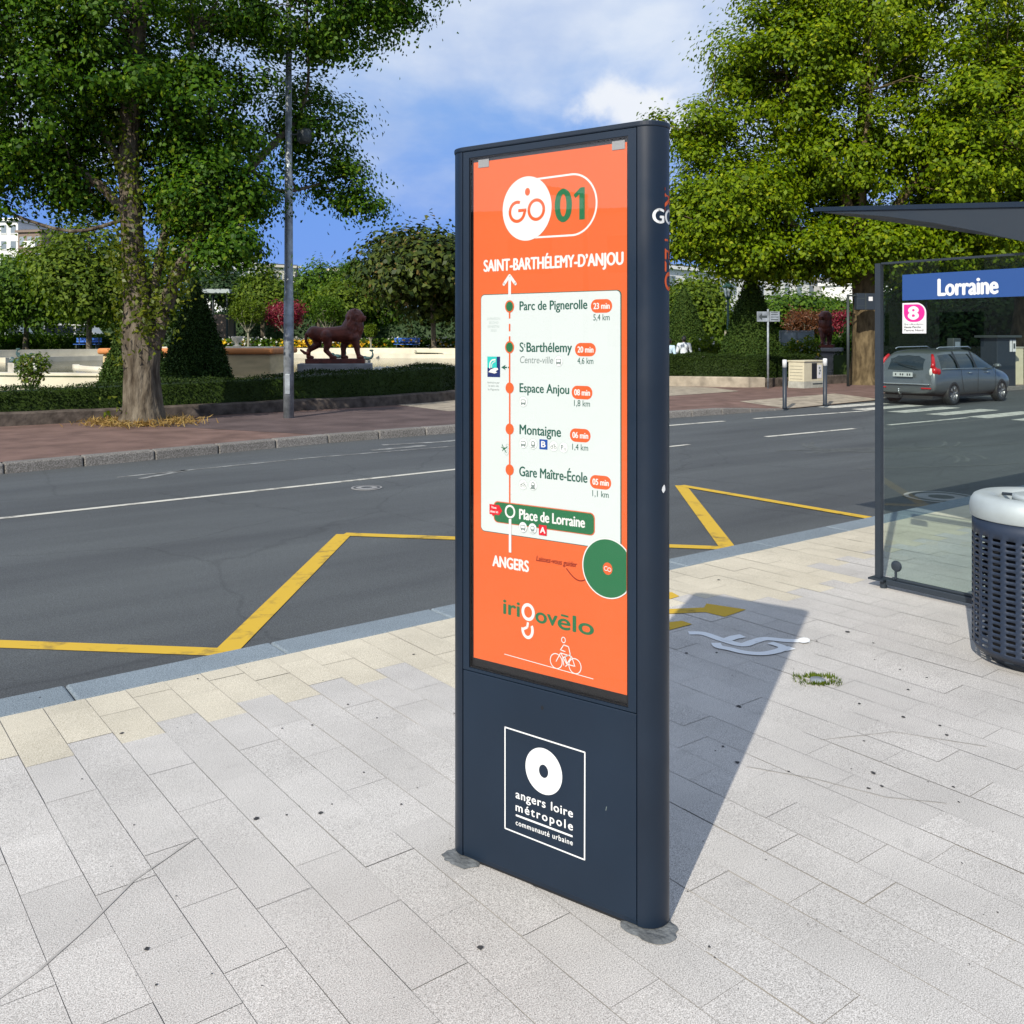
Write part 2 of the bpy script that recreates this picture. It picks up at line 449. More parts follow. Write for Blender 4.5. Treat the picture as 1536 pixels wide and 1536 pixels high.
mat('plate_white', (.42, .44, .44), .5)
mat('facade_white', (.70, .70, .67), .8, var=.06, vscale=.3)
mat('facade_cream', (.62, .58, .47), .8, var=.06, vscale=.3)
mat('facade_brown', (.19, .14, .11), .8)
mat('slate', (.075, .08, .09), .6)
mat('window_dark', (.03, .04, .05), .12, spec=.7)
mat('window_grey', (.20, .24, .27), .2, spec=.6)
mat('kiosk_roof', (.33, .38, .38), .6)
mat('parasol_navy', (.008, .011, .022), .8)
mat('flag_red', (.62, .02, .02), .7)
mat('flag_yellow', (.75, .48, .02), .7)
mat('shirt_white', (.55, .60, .64), .85)
mat('shirt_blue', (.42, .56, .66), .85)
mat('trousers', (.03, .035, .05), .85)
mat('skin', (.20, .10, .065), .6)
mat('hair', (.008, .007, .006), .6)


# ------------------------------------------------------------------ mesh helpers
class MB:
    """collects shapes; build() links them as ONE mesh object"""
    def __init__(self):
        self.v, self.f, self.m = [], [], []

    def add(self, verts, faces, mi=0):
        o = len(self.v)
        self.v += [tuple(p) for p in verts]
        self.f += [tuple(i + o for i in f) for f in faces]
        self.m += [mi] * len(faces)
        return self

    def box(self, x0, x1, y0, y1, z0, z1, mi=0):
        v = [(x0, y0, z0), (x1, y0, z0), (x1, y1, z0), (x0, y1, z0), (x0, y0, z1), (x1, y0, z1), (x1, y1, z1), (x0, y1, z1)]
        return self.add(v, [(3, 2, 1, 0), (4, 5, 6, 7), (0, 1, 5, 4), (1, 2, 6, 5), (2, 3, 7, 6), (3, 0, 4, 7)], mi)

    def prism(self, poly, z0, z1, mi=0, axis='z'):
        """poly in the plane, extruded along an axis"""
        def p(a, b, c):
            return (a, b, c) if axis == 'z' else ((a, c, b) if axis == 'y' else (c, a, b))
        n = len(poly)
        v = [p(a, b, z0) for a, b in poly] + [p(a, b, z1) for a, b in poly]
        f = [tuple(range(n - 1, -1, -1)), tuple(range(n, 2 * n))] + [(i, (i + 1) % n, (i + 1) % n + n, i + n) for i in range(n)]
        return self.add(v, f, mi)

    def lathe(self, prof, n=24, mi=0, c=(0, 0, 0)):
        v, f = [], []
        for r, z in prof:
            for k in range(n):
                a = 2 * math.pi * k / n
                v.append((c[0] + r * math.cos(a), c[1] + r * math.sin(a), c[2] + z))
        for i in range(len(prof) - 1):
            for k in range(n):
                f.append((i * n + k, i * n + (k + 1) % n, (i + 1) * n + (k + 1) % n, (i + 1) * n + k))
        if prof[0][0] > 1e-5:
            f.append(tuple(range(n - 1, -1, -1)))
        if prof[-1][0] > 1e-5:
            f.append(tuple((len(prof) - 1) * n + k for k in range(n)))
        return self.add(v, f, mi)

    def tube(self, pts, rad, n=8, mi=0, cap=True):
        pts = [Vector(p) for p in pts]
        if not hasattr(rad, '__len__'):
            rad = [rad] * len(pts)
        v, f = [], []
        ref = Vector((0.31, 0.17, 0.94)).normalized()
        for i, p in enumerate(pts):
            d = (pts[min(i + 1, len(pts) - 1)] - pts[max(i - 1, 0)])
            d = d.normalized() if d.length > 1e-9 else Vector((0, 0, 1))
            a = d.cross(ref)
            if a.length < .15:
                a = d.cross(Vector((1, 0, 0)))
            a.normalize(); b = d.cross(a)
            for k in range(n):
                t = 2 * math.pi * k / n
                v.append(p + (a * math.cos(t) + b * math.sin(t)) * rad[i])
        for i in range(len(pts) - 1):
            for k in range(n):
                f.append((i * n + k, i * n + (k + 1) % n, (i + 1) * n + (k + 1) % n, (i + 1) * n + k))
        if cap:
            f.append(tuple(range(n - 1, -1, -1)))
            f.append(tuple((len(pts) - 1) * n + k for k in range(n)))
        return self.add(v, f, mi)

    def ball(self, c, r, mi=0, n=12, m=8):
        rx, ry, rz = r if hasattr(r, '__len__') else (r, r, r)
        v, f = [], []
        for i in range(m + 1):
            p = math.pi * i / m
            for k in range(n):
                t = 2 * math.pi * k / n
                v.append((c[0] + rx * math.sin(p) * math.cos(t), c[1] + ry * math.sin(p) * math.sin(t), c[2] - rz * math.cos(p)))
        for i in range(m):
            for k in range(n):
                f.append((i * n + k, i * n + (k + 1) % n, (i + 1) * n + (k + 1) % n, (i + 1) * n + k))
        return self.add(v, f, mi)

    def build(self, name, mats, parent=None, smooth=False, loc=None, rot=None):
        me = bpy.data.meshes.new(name)
        me.from_pydata(self.v, [], self.f)
        if isinstance(mats, str):
            mats = [mats]
        for m in mats:
            me.materials.append(MATS[m])
        if len(mats) > 1:
            me.polygons.foreach_set('material_index', self.m)
        if smooth:
            me.polygons.foreach_set('use_smooth', [True] * len(me.polygons))
        me.update()
        o = bpy.data.objects.new(name, me)
        C.objects.link(o)
        if parent is not None:
            o.parent = parent
        if loc is not None:
            o.location = loc
        if rot is not None:
            o.rotation_euler = rot
        return o


def tag(o, label=None, cat=None, group=None, kind=None):
    if label: o['label'] = label
    if cat: o['category'] = cat
    if group: o['group'] = group
    if kind: o['kind'] = kind
    return o


def thing(name, label, cat, loc=(0, 0, 0), rz=0.0, group=None):
    o = bpy.data.objects.new(name, None)
    o.empty_display_size = .2
    C.objects.link(o)
    o.location = loc
    o.rotation_euler = (0, 0, rz)
    return tag(o, label, cat, group)


def copy_tree(o, parent=None):
    c = o.copy()
    C.objects.link(c)
    if parent is not None:
        c.parent = parent
    for ch in list(o.children):
        copy_tree(ch, c)
    return c


def bevel(o, w=.004, seg=2, angle=35):
    m = o.modifiers.new('bevel', 'BEVEL')
    m.width = w; m.segments = seg; m.limit_method = 'ANGLE'; m.angle_limit = R(angle)
    return o


def frozen(o):
    """applies the modifiers of an object"""
    dg = bpy.context.evaluated_depsgraph_get()
    dg.update()
    me = bpy.data.meshes.new_from_object(o.evaluated_get(dg))
    old = o.data
    o.modifiers.clear()
    o.data = me
    bpy.data.meshes.remove(old)
    return o


def sculpt(mb, name, mats, parent, voxel=.02, smooth=6, factor=.5):
    """melts overlapping lumps into one continuous surface"""
    o = mb.build(name, mats, parent)
    r = o.modifiers.new('remesh', 'REMESH'); r.mode = 'VOXEL'; r.voxel_size = voxel; r.use_smooth_shade = True
    s = o.modifiers.new('smooth', 'SMOOTH'); s.iterations = smooth; s.factor = factor
    frozen(o)
    o.data.polygons.foreach_set('use_smooth', [True] * len(o.data.polygons))
    return o


def raw_mesh(name, verts, quads, material, parent=None, loc=None):
    me = bpy.data.meshes.new(name)
    nv, nf = len(verts), len(quads)
    me.vertices.add(nv)
    me.vertices.foreach_set('co', np.asarray(verts, np.float32).ravel())
    me.loops.add(nf * 4)
    me.loops.foreach_set('vertex_index', np.asarray(quads, np.int32).ravel())
    me.polygons.add(nf)
    me.polygons.foreach_set('loop_start', np.arange(0, nf * 4, 4, dtype=np.int32))
    me.update(calc_edges=True)
    me.materials.append(MATS[material])
    o = bpy.data.objects.new(name, me)
    C.objects.link(o)
    if parent is not None: o.parent = parent
    if loc is not None: o.location = loc
    return o


def leaves(rng, pts, size, outward=None, bias=.6, aspect=.62, droop=.0):
    """one folded leaf at each point; size may vary; returns verts, quads"""
    n = len(pts)
    nrm = rng.normal(size=(n, 3))
    nrm /= np.linalg.norm(nrm, axis=1, keepdims=True) + 1e-9
    if outward is not None:
        nrm = nrm * (1 - bias) + outward * bias
    nrm[:, 2] += .15
    nrm /= np.linalg.norm(nrm, axis=1, keepdims=True) + 1e-9
    a = rng.normal(size=(n, 3)); a[:, 2] -= droop
    a -= nrm * np.sum(a * nrm, 1, keepdims=True)
    a /= np.linalg.norm(a, axis=1, keepdims=True) + 1e-9
    b = np.cross(nrm, a)
    s = (size * rng.uniform(.65, 1.25, n))[:, None]
    fold = s * .14 * nrm
    p0 = pts - a * s * .5
    p1 = pts + b * s * aspect * .5 + fold - a * s * .08
    p2 = pts + a * s * .5
    p3 = pts - b * s * aspect * .5 + fold - a * s * .08
    v = np.stack([p0, p1, p2, p3], 1).reshape(-1, 3)
    q = np.arange(n * 4).reshape(-1, 4)
    return v, q


def smoothpath(pts, n=8):
    """Catmull-Rom through points"""
    P = [Vector(p) for p in pts]
    P = [P[0] * 2 - P[1]] + P + [P[-1] * 2 - P[-2]]
    out = []
    for i in range(1, len(P) - 2):
        for k in range(n):
            t = k / n
            a, b, c, d = P[i - 1], P[i], P[i + 1], P[i + 2]
            out.append(.5 * ((2 * b) + (c - a) * t + (2 * a - 5 * b + 4 * c - d) * t * t + (3 * b - a - 3 * c + d) * t ** 3))
    out.append(P[-2])
    return out


def sheet(name, poly, z, material, kind='structure', parent=None):
    mb = MB()
    mb.add([(p[0], p[1], z) for p in poly], [tuple(range(len(poly)))])
    o = mb.build(name, material, parent)
    if kind: tag(o, kind=kind)
    return o


# ------------------------------------------------------------------ ground, road, pavements
mb = MB(); mb.add([(-900, -500, -.35), (900, -500, -.35), (900, 1500, -.35), (-900, 1500, -.35)], [(0, 1, 2, 3)])
tag(mb.build('ground', 'far_ground'), kind='structure')

ROADZ = -.12
KERB_IN, KERB_OUT = 4.452, 4.69
FAR_KERB = [(-40, 12.6), (-12, 12.8), (-4, 13.0), (2.1, 13.38), (4.2, 13.66), (7.0, 14.1), (9.8, 14.22), (15, 14.02), (17.6, 13.92), (19.2, 13.98)]
FAR_KERB2 = [(24.4, 14.5), (26, 14.62), (40, 14.6), (90, 14.6)]


def interp(path, u):
    for (a, b), (c, d) in zip(path, path[1:]):
        if a <= u <= c:
            return b + (d - b) * (u - a) / (c - a)
    return path[-1][1] if u > path[0][0] else path[0][1]


FARALL = FAR_KERB + FAR_KERB2
road_frame_rot = (0, 0, TH)

mb = MB(); mb.add([(-60, KERB_OUT - .1, ROADZ), (120, KERB_OUT - .1, ROADZ), (120, 16, ROADZ), (-60, 16, ROADZ)], [(0, 1, 2, 3)])
tag(mb.build('road', 'asphalt', rot=road_frame_rot), kind='structure')

# near pavement: every slab laid by itself
rng = random.Random(5)
mb = MB()
W, Ls, G = .1715, .338, .00125
row0 = -44
for r in range(row0, 150):
    u0 = .69 + r * W
    off = (3.87 if r % 2 == 0 else 4.0) - .0018 * r
    k = int(math.ceil((KERB_IN - off) / Ls))
    edge = KERB_IN
    lim = -3.2 if -3 < u0 < 12 else 0.0
    while True:
        top = min(off + k * Ls, KERB_IN)
        bot = off + (k - 1) * Ls
        if bot < lim: break
        if top - bot > .03:
            g1 = G * rng.uniform(.35, 1.5); g2 = G * (rng.uniform(.5, 1.2) if rng.random() < .35 else rng.uniform(.08, .4))
            dz = rng.uniform(-.0009, .0009)
            beige = k >= 1 or (k == 0 and rng.random() < .06)
            if 4.6 < u0 < 5.4 and k == 0: beige = True
            mb.add([(u0 + g1, bot + g2, dz), (u0 + W - g1, bot + g2, dz), (u0 + W - g1, top - g2, dz), (u0 + g1, top - g2, dz)], [(0, 1, 2, 3)], 1 if beige else 0)
        k -= 1
tag(mb.build('pavement', ['grey_granite', 'beige_granite'], rot=road_frame_rot), kind='structure')
mb = MB(); mb.add([(-60, -40, -.0035), (110, -40, -.0035), (110, KERB_IN, -.0035), (-60, KERB_IN, -.0035)], [(0, 1, 2, 3)])
tag(mb.build('pavement_bed', 'joint_sand', rot=road_frame_rot), kind='structure')

# near kerb: flush blue granite blocks
mb = MB(); u = -14.0; rng = random.Random(8)
while u < 60:
    l = 1.0
    mb.box(u + .003, u + l - .003, KERB_IN + .004, KERB_OUT, -.3, .0015 + rng.uniform(-.001, .001))
    u += l
o = mb.build('kerb', 'blue_granite', rot=road_frame_rot); tag(o, kind='structure'); bevel(o, .012, 2)

# far kerb: older, rounder stones following the bend
def far_kerb(path, name, h=.135, hmod=None):
    mb = MB(); u = path[0][0] + .01; rg = random.Random(3)
    while u < path[-1][0] - .1:
        l = min(.98, path[-1][0] - u)
        a0, a1 = interp(path, u), interp(path, u + l)
        h0 = hmod(u) if hmod else 1; h1 = hmod(u + l) if hmod else 1
        w = .26
        z0, z1 = ROADZ + h * h0, ROADZ + h * h1
        j = rg.uniform(-.004, .004)
        mb.add([(u + .006, a0, ROADZ - .1), (u + l - .006, a1, ROADZ - .1), (u + l - .006, a1 + w, ROADZ - .1), (u + .006, a0 + w, ROADZ - .1),
                (u + .006, a0 + .03, z0 + j), (u + l - .006, a1 + .03, z1 + j), (u + l - .006, a1 + w, z1 + j), (u + .006, a0 + w, z0 + j)],
               [(3, 2, 1, 0), (4, 5, 6, 7), (0, 1, 5, 4), (1, 2, 6, 5), (2, 3, 7, 6), (3, 0, 4, 7)])
        u += l
    o = mb.build(name, 'old_kerb_stone', rot=road_frame_rot); tag(o, kind='structure'); bevel(o, .025, 3)


far_kerb(FAR_KERB, 'kerb', hmod=lambda u: 1.0 if u < 17.2 else max(.2, 1 - (u - 17.2) / 2.2))
far_kerb(FAR_KERB2, 'kerb', hmod=lambda u: min(1, .2 + (u - 24.4) / 1.6) if u < 26 else 1)

# far pavement, red asphalt with crown shade painted on as a darker sheet
FP = .012
def kerb_h(u):
    if u <= 17.2: return 1.0
    if u <= 19.6: return max(.15, 1 - (u - 17.2) / 2.2)
    if u <= 24.2: return .15
    return min(1, .15 + (u - 24.2) / 1.8)


def edge_v(u):
    return interp(FARALL, u) + (.25 if u < 19.2 or u > 24.4 else .0)


def pave_z(u, v):
    k = max(0, min(1, (v - edge_v(u)) / 1.5))
    e = ROADZ + (FP - .004 - ROADZ) * kerb_h(u)
    return e + (FP - .004 - e) * k


def far_pave(u0, u1, mname, rows, lift=0.0, step=.6, vmax=24.5):
    mb = MB(); lo = []; u = u0
    while u < u1:
        lo.append(u); u += step
    lo.append(u1)
    v = []
    for uu in lo:
        for r in rows:
            vv = min(vmax, edge_v(uu) + r)
            v.append((uu, vv, pave_z(uu, vv) + lift))
    n = len(rows)
    mb.add(v, [(n * i + k, n * (i + 1) + k, n * (i + 1) + k + 1, n * i + k + 1) for i in range(len(lo) - 1) for k in range(n - 1)])
    return tag(mb.build('pavement', mname, rot=road_frame_rot), kind='structure')


far_pave(-40, 110, 'red_asphalt', (0, .75, 1.5, 10))
# the poplar crown's shade, painted as a darker sheet with a slanting edge
mb = MB()
mb.add([(6.9, 14.35, FP), (8.2, 14.44, FP), (9.8, 14.48, FP), (12, 14.40, FP), (14.0, 14.32, FP), (14.6, 19.0, FP), (4.6, 19.0, FP)], [(0, 1, 2, 3, 4, 5, 6)])
tag(mb.build('pavement_shade', 'shaded_red_asphalt', rot=road_frame_rot), kind='structure')
# ramp at the crossing
far_pave(19.3, 24.3, 'old_concrete', (.02, .75, 1.45), .004)['kind'] = 'structure'
# pale footpath leading into the garden
mb = MB(); mb.add([(11.5, 17.2, FP + .002), (23.0, 18.4, FP + .002), (24, 20.3, FP + .002), (23.5, 27, FP + .002), (12, 27, FP + .002)], [(0, 1, 2, 3, 4)])
tag(mb.build('footpath', 'old_concrete', rot=road_frame_rot), kind='structure')

# markings -------------------------------------------------------------
def stroke(mb, pts, w, z, mi=0):
    """a painted line of width w through points"""
    P = [Vector((p[0], p[1])) for p in pts]
    L, Rr = [], []
    for i, p in enumerate(P):
        d0 = (P[i] - P[i - 1]).normalized() if i else (P[1] - P[0]).normalized()
        d1 = (P[i + 1] - P[i]).normalized() if i < len(P) - 1 else d0
        t = (d0 + d1)
        t = t.normalized() if t.length > .05 else d0
        n = Vector((-t.y, t.x))
        k = 1 / max(.45, abs(n.dot(Vector((-d0.y, d0.x)))))
        L.append(p + n * w / 2 * k); Rr.append(p - n * w / 2 * k)
    v = [(p.x, p.y, z) for p in L] + [(p.x, p.y, z) for p in Rr]
    n = len(P)
    mb.add(v, [(i, i + n, i + n + 1, i + 1) for i in range(n - 1)], mi)


MZ = ROADZ + .004
mb = MB()
def rp(px, py): return on(px, py, ROADZ)
A_, B_, C_, D_, E_ = rp(338, 979), rp(516, 802), rp(1092, 823), rp(1021, 729), rp(1312, 779)
pre = rp(-260, 957)
stroke(mb, [pre, A_], .125, MZ); stroke(mb, [A_, B_], .135, MZ + .001); stroke(mb, [B_, C_], .125, MZ + .002)
stroke(mb, [C_, D_], .135, MZ + .003); stroke(mb, [D_, E_], .125, MZ + .004)
tag(mb.build('yellow_bus_bay_marking', 'yellow_paint'), kind='structure')

mb = MB()
stroke(mb, [(-14, 9.55), (-4, 9.82), (1.58, 10.09), (9.3, 10.27), (11.6, 10.3)], .095, MZ)
stroke(mb, [(13.6, 10.3), (16.2, 10.2)], .12, MZ)
stroke(mb, [(17.4, 10.2), (20.4, 10.1)], .12, MZ)
stroke(mb, [(13.2, 12.82), (15.5, 12.8)], .13, MZ); stroke(mb, [(16.5, 12.8), (19.2, 12.62), (20.5, 12.55)], .13, MZ)
for k in range(-4, 5):
    v0 = 9.75 + .95 * k
    mb.add([(20.6, v0, MZ), (23.2, v0, MZ), (23.2, v0 + .47, MZ), (20.6, v0 + .47, MZ)], [(0, 1, 2, 3)])
stroke(mb, [(24.6, 10.2), (27.6, 10.2)], .12, MZ); stroke(mb, [(30, 10.2), (33, 10.2)], .12, MZ)
tag(mb.build('white_road_marking', 'white_paint', rot=road_frame_rot), kind='structure')
mb = MB()
stroke(mb, [(7.1, 12.75), (8.1, 12.82)], .16, MZ)
stroke(mb, [(7.6, 13.3), (8.6, 13.1), (9.6, 13.25)], .14, MZ)
stroke(mb, [(3.2, 12.2), (6, 12.5), (8.6, 12.45)], .07, MZ)
stroke(mb, [(3.4, 11.9), (4.1, 12.3)], .10, MZ)
tag(mb.build('worn_road_marking', 'worn_white_paint', rot=road_frame_rot), kind='structure')
# arcs of tyre marks where buses turn
mb = MB()
for cx, cy, r, a0, a1, w in ((12.3, 7.4, 1.5, -70, 95, .05), (12.2, 7.4, 1.72, -60, 100, .06), (12.25, 7.35, 1.95, -50, 90, .05), (14.2, 8.5, 1.4, 120, 330, .06), (14.3, 8.5, 1.62, 130, 320, .05)):
    pts = [(cx + r * math.cos(R(a)), cy + .62 * r * math.sin(R(a))) for a in range(a0, a1, 9)]
    TZ = TZ + .0003 if 'TZ' in globals() else MZ - .0022
    stroke(mb, pts, w, TZ)
stroke(mb, [(11.2, 7.0), (13, 6.1), (15, 5.6)], .05, MZ - .0004)
stroke(mb, [(12.0, 8.9), (15, 7.4), (18, 6.6)], .06, MZ - .0001)
tag(mb.build('tyre_marks', 'tyre_mark', rot=road_frame_rot), kind='structure')

# pavement paint: yellow cycle arrows and a white pictogram
mb = MB()
def gp(px, py): return on(px, py, 0)
for poly in ([(985, 889), (1008, 889), (1019, 895), (1006, 899), (985, 899)], [(985, 915), (1056, 912), (1060, 906), (1119, 915), (1087, 926), (1058, 919), (985, 922)], [(985, 936), (1023, 932), (1038, 937), (1003, 946), (985, 948)]):
    P = [gp(*q) for q in poly]
    mb.add([(p.x, p.y, .0035) for p in P], [tuple(range(len(P)))])
tag(mb.build('yellow_pavement_marking', 'yellow_paint'), kind='structure')
mb = MB()
def gs(cx, cy): return gp(980 + cx * .2279, 700 + cy * .2279)
def curve(lst): return smoothpath([gs(x, y) for x, y in lst], 5)
stroke(mb, curve([(232, 1098), (330, 1102), (450, 1142), (580, 1176), (660, 1155), (740, 1136), (880, 1148), (1025, 1150)]), .055, .0035)
stroke(mb, [gs(x, y) for x, y in ((470, 1150), (530, 1128), (590, 1118))], .055, .0045)
stroke(mb, curve([(412, 1166), (430, 1190), (500, 1205), (600, 1228), (720, 1236), (830, 1215), (850, 1192), (770, 1164)]), .05, .0055)
stroke(mb, [gs(x, y) for x, y in ((850, 1210), (915, 1196))], .05, .0045)
P = [gs(990 + 42 * math.cos(a), 1150 + 18 * math.sin(a)) for a in [k * .524 for k in range(12)]]
mb.add([(p.x, p.y, .0065) for p in P], [tuple(range(12))])
tag(mb.build('white_pavement_marking', 'fresh_white_paint'), kind='structure')

# chewing-gum spots and small stains on the slabs
mb = MB(); rg = random.Random(21)
spots = [(385, 1228, 9), (430, 1223, 4), (481, 1220, 7), (498, 1207, 3), (183, 1100, 6), (720, 1422, 9), (220, 1424, 8), (468, 1088, 4), (423, 1093, 3), (522, 1057, 4), (620, 982, 4), (234, 1478, 4), (602, 1207, 4),
         (1310, 1160, 8), (1303, 1183, 6), (1323, 1180, 6), (1108, 1060, 8), (1106, 1144, 6), (1084, 1120, 4), (1355, 1076, 6), (1420, 1103, 6), (1430, 1181, 5), (1271, 948, 7), (1078, 870, 5), (1183, 1158, 4), (1289, 1056, 5), (1362, 1035, 5), (1209, 958, 4), (1296, 1112, 4), (1410, 1089, 5), (1064, 1421, 5), (1225, 962, 3), (1390, 1017, 4), (1350, 1005, 4), (1312, 990, 3), (1310, 965, 4), (1030, 980, 5), (1075, 979, 4)]
for k in range(70):
    spots.append((rg.uniform(20, 1500), rg.uniform(1000, 1500), rg.uniform(1.2, 3.2)))
for px, py, s in spots:
    c = gp(px, py); r = s * c.y / FPX * .55
    P = []
    for k in range(9):
        a = k * 2 * math.pi / 9
        rr = r * rg.uniform(.6, 1.1)
        P.append((c.x + rr * math.cos(a), c.y + rr * 1.25 * math.sin(a), .0022))
    mb.add(P, [tuple(range(9))])
mat('gum', (.035, .035, .036), .8, var=.4, vscale=30)
tag(mb.build('gum_spots', 'gum'), 'small dark flattened gum spots scattered over the pale granite slabs', 'gum spots', kind='stuff')

mb = MB()
mat('scuff', (.31, .30, .28), .9, var=.25, vscale=14, spec=.1, col2=(.42, .405, .38))
stroke(mb, [gp(x, y) for x, y in ((-20, 1512), (60, 1455), (130, 1392), (200, 1322), (292, 1258))], .008, .0024)
stroke(mb, [gp(x, y) for x, y in ((1120, 1150), (1220, 1168), (1330, 1196), (1420, 1205))], .005, .0024)
stroke(mb, [gp(x, y) for x, y in ((1230, 1110), (1340, 1098), (1480, 1120))], .006, .0024)
tag(mb.build('scuff_marks', 'scuff'), kind='structure')

# manhole covers
mat('iron_cover', (.075, .08, .08), .6, metal=.4, var=.3, vscale=30)
for px, py, r, lab in ((550, 732, .16, 'small round iron cover near the centre line'), (1412, 746, .34, 'wide round iron manhole cover on the asphalt beyond the shelter glass')):
    c = rp(px, py)
    t = thing('manhole_cover', lab, 'manhole cover', (c.x, c.y, ROADZ + .003))
    MB().lathe([(r * 1.12, 0), (r * 1.12, .004), (r, .004)], 28).build('rim', 'grey_stone', t)
    q = MB(); q.lathe([(r * .97, .001), (r * .97, .006), (r * .8, .006), (r * .78, .003), (r * .4, .003), (r * .38, .006), (0.0001, .006)], 28)
    q.build('lid', 'iron_cover', t)

# garden ground behind the hedge: rises gently towards the back
def gz(x, y):
    s = max(0, min(1, (y - 44) / 16)); s = s * s * (3 - 2 * s)
    w = max(0, min(1, (12 - x) / 14))
    return .004 + .86 * s * w


mb = MB(); nx, ny = 160, 100
xs = [-120 + 240 * i / nx for i in range(nx + 1)]
ys = [14 + 130 * (j / ny) for j in range(ny + 1)]
idx = {}; vv = []; ff = []
for j, y in enumerate(ys):
    for i, x in enumerate(xs):
        idx[i, j] = len(vv); vv.append((x, y, gz(x, y) - .012))
for j in range(ny):
    for i in range(nx):
        cx, cy = (xs[i] + xs[i + 1]) / 2, (ys[j] + ys[j + 1]) / 2
        if -SU * cx + CU * cy > 16.8 and (cx + 10) ** 2 + (cy - 42) ** 2 > 16.1 ** 2:
            ff.append((idx[i, j], idx[i + 1, j], idx[i + 1, j + 1], idx[i, j + 1]))
mb.add(vv, ff)
tag(mb.build('lawn', 'lawn', smooth=True), kind='structure')

# ------------------------------------------------------------------ information totem
def text_mesh(body, size=1.0, bold=0.0, spacing=1.0):
    cu = bpy.data.curves.new('lettering', 'FONT')
    cu.body = body; cu.size = 1.0; cu.offset = bold; cu.space_character = spacing; cu.resolution_u = 6
    o = bpy.data.objects.new('lettering', cu)
    C.objects.link(o)
    dg = bpy.context.evaluated_depsgraph_get(); dg.update()
    me = bpy.data.meshes.new_from_object(o.evaluated_get(dg))
    v = np.array([tuple(p.co) for p in me.vertices]); f = [tuple(p.vertices) for p in me.polygons]
    bpy.data.objects.remove(o); bpy.data.curves.remove(cu); bpy.data.meshes.remove(me)
    return v, f


BOLD = ((0, 0), (1, 0), (-1, 0), (0, .6), (0, -.6))


class Face:
    """flat artwork: x to the right, z up, in metres; layer 0, 1, 2 ... stand a hair in front of each other"""
    def __init__(self, x0, z0, y0, dy=.00028, scale=.001):
        self.x0, self.z0, self.y0, self.dy, self.s = x0, z0, y0, dy, scale

    def p(self, a, b, layer):
        return (self.x0 + a * self.s, self.y0 - layer * self.dy, self.z0 + b * self.s)

    def poly(self, mb, pts, layer, mi=0):
        mb.add([self.p(a, b, layer) for a, b in pts], [tuple(range(len(pts)))], mi)

    def ell(self, mb, a, b, ra, rb, layer, mi=0, n=48):
        self.poly(mb, [(a + ra * math.cos(2 * math.pi * k / n), b + rb * math.sin(2 * math.pi * k / n)) for k in range(n)], layer, mi)

    def ring(self, mb, a, b, ra, rb, w, layer, mi=0, a0=0, a1=360, n=48):
        v, f = [], []
        for k in range(n + 1):
            t = R(a0 + (a1 - a0) * k / n)
            v.append(self.p(a + (ra - w) * math.cos(t), b + (rb - w) * math.sin(t), layer))
            v.append(self.p(a + ra * math.cos(t), b + rb * math.sin(t), layer))
        for k in range(n):
            f.append((2 * k, 2 * k + 1, 2 * k + 3, 2 * k + 2))
        mb.add(v, f, mi)

    def rrect(self, mb, a0, b0, a1, b1, r, layer, mi=0, shear=0.0, corners=(1, 1, 1, 1)):
        """rounded rectangle; order of corners: bottom left, bottom right, top right, top left"""
        pts = []
        for (ca, cb, s), on_ in zip(((a0 + r, b0 + r, 180), (a1 - r, b0 + r, 270), (a1 - r, b1 - r, 0), (a0 + r, b1 - r, 90)), corners):
            if on_:
                for k in range(9):
                    t = R(s + 90 * k / 8)
                    pts.append((ca + r * math.cos(t), cb + r * math.sin(t)))
            else:
                pts.append((a0 if ca < (a0 + a1) / 2 else a1, b0 if cb < (b0 + b1) / 2 else b1))
        self.poly(mb, pts, layer, mi)

    def line(self, mb, pts, w, layer, mi=0, rounded=False):
        for (a, b), (c, d) in zip(pts, pts[1:]):
            n = Vector((-(d - b), c - a)); n.normalize(); n *= w / 2
            self.poly(mb, [(a + n.x, b + n.y), (a - n.x, b - n.y), (c - n.x, d - n.y), (c + n.x, d + n.y)], layer, mi)
        if rounded:
            for a, b in pts:
                self.ell(mb, a, b, w / 2, w / 2, layer, mi, 10)

    def text(self, mb, body, a0, base, a1, cap, layer, mi=0, bold=0.0, spacing=1.0, caph=.682, slant=0.0):
        """fits the words between a0 and a1 on a base line, capitals cap high"""
        v, f = text_mesh(body, 1.0, 0, spacing)
        s = cap / caph
        x = (v[:, 0] - v[:, 0].min()) / (v[:, 0].max() - v[:, 0].min()) * (a1 - a0) + a0 + v[:, 1] * s * slant
        y = v[:, 1] * s + base
        w = bold * s                              # heavier strokes: copies shifted by a fraction of the stroke
        for k, (dx, dz) in enumerate(BOLD if bold else ((0, 0),)):
            mb.add([self.p(x[i] + dx * w, y[i] + dz * w, layer + .07 * k) for i in range(len(v))], f, mi)


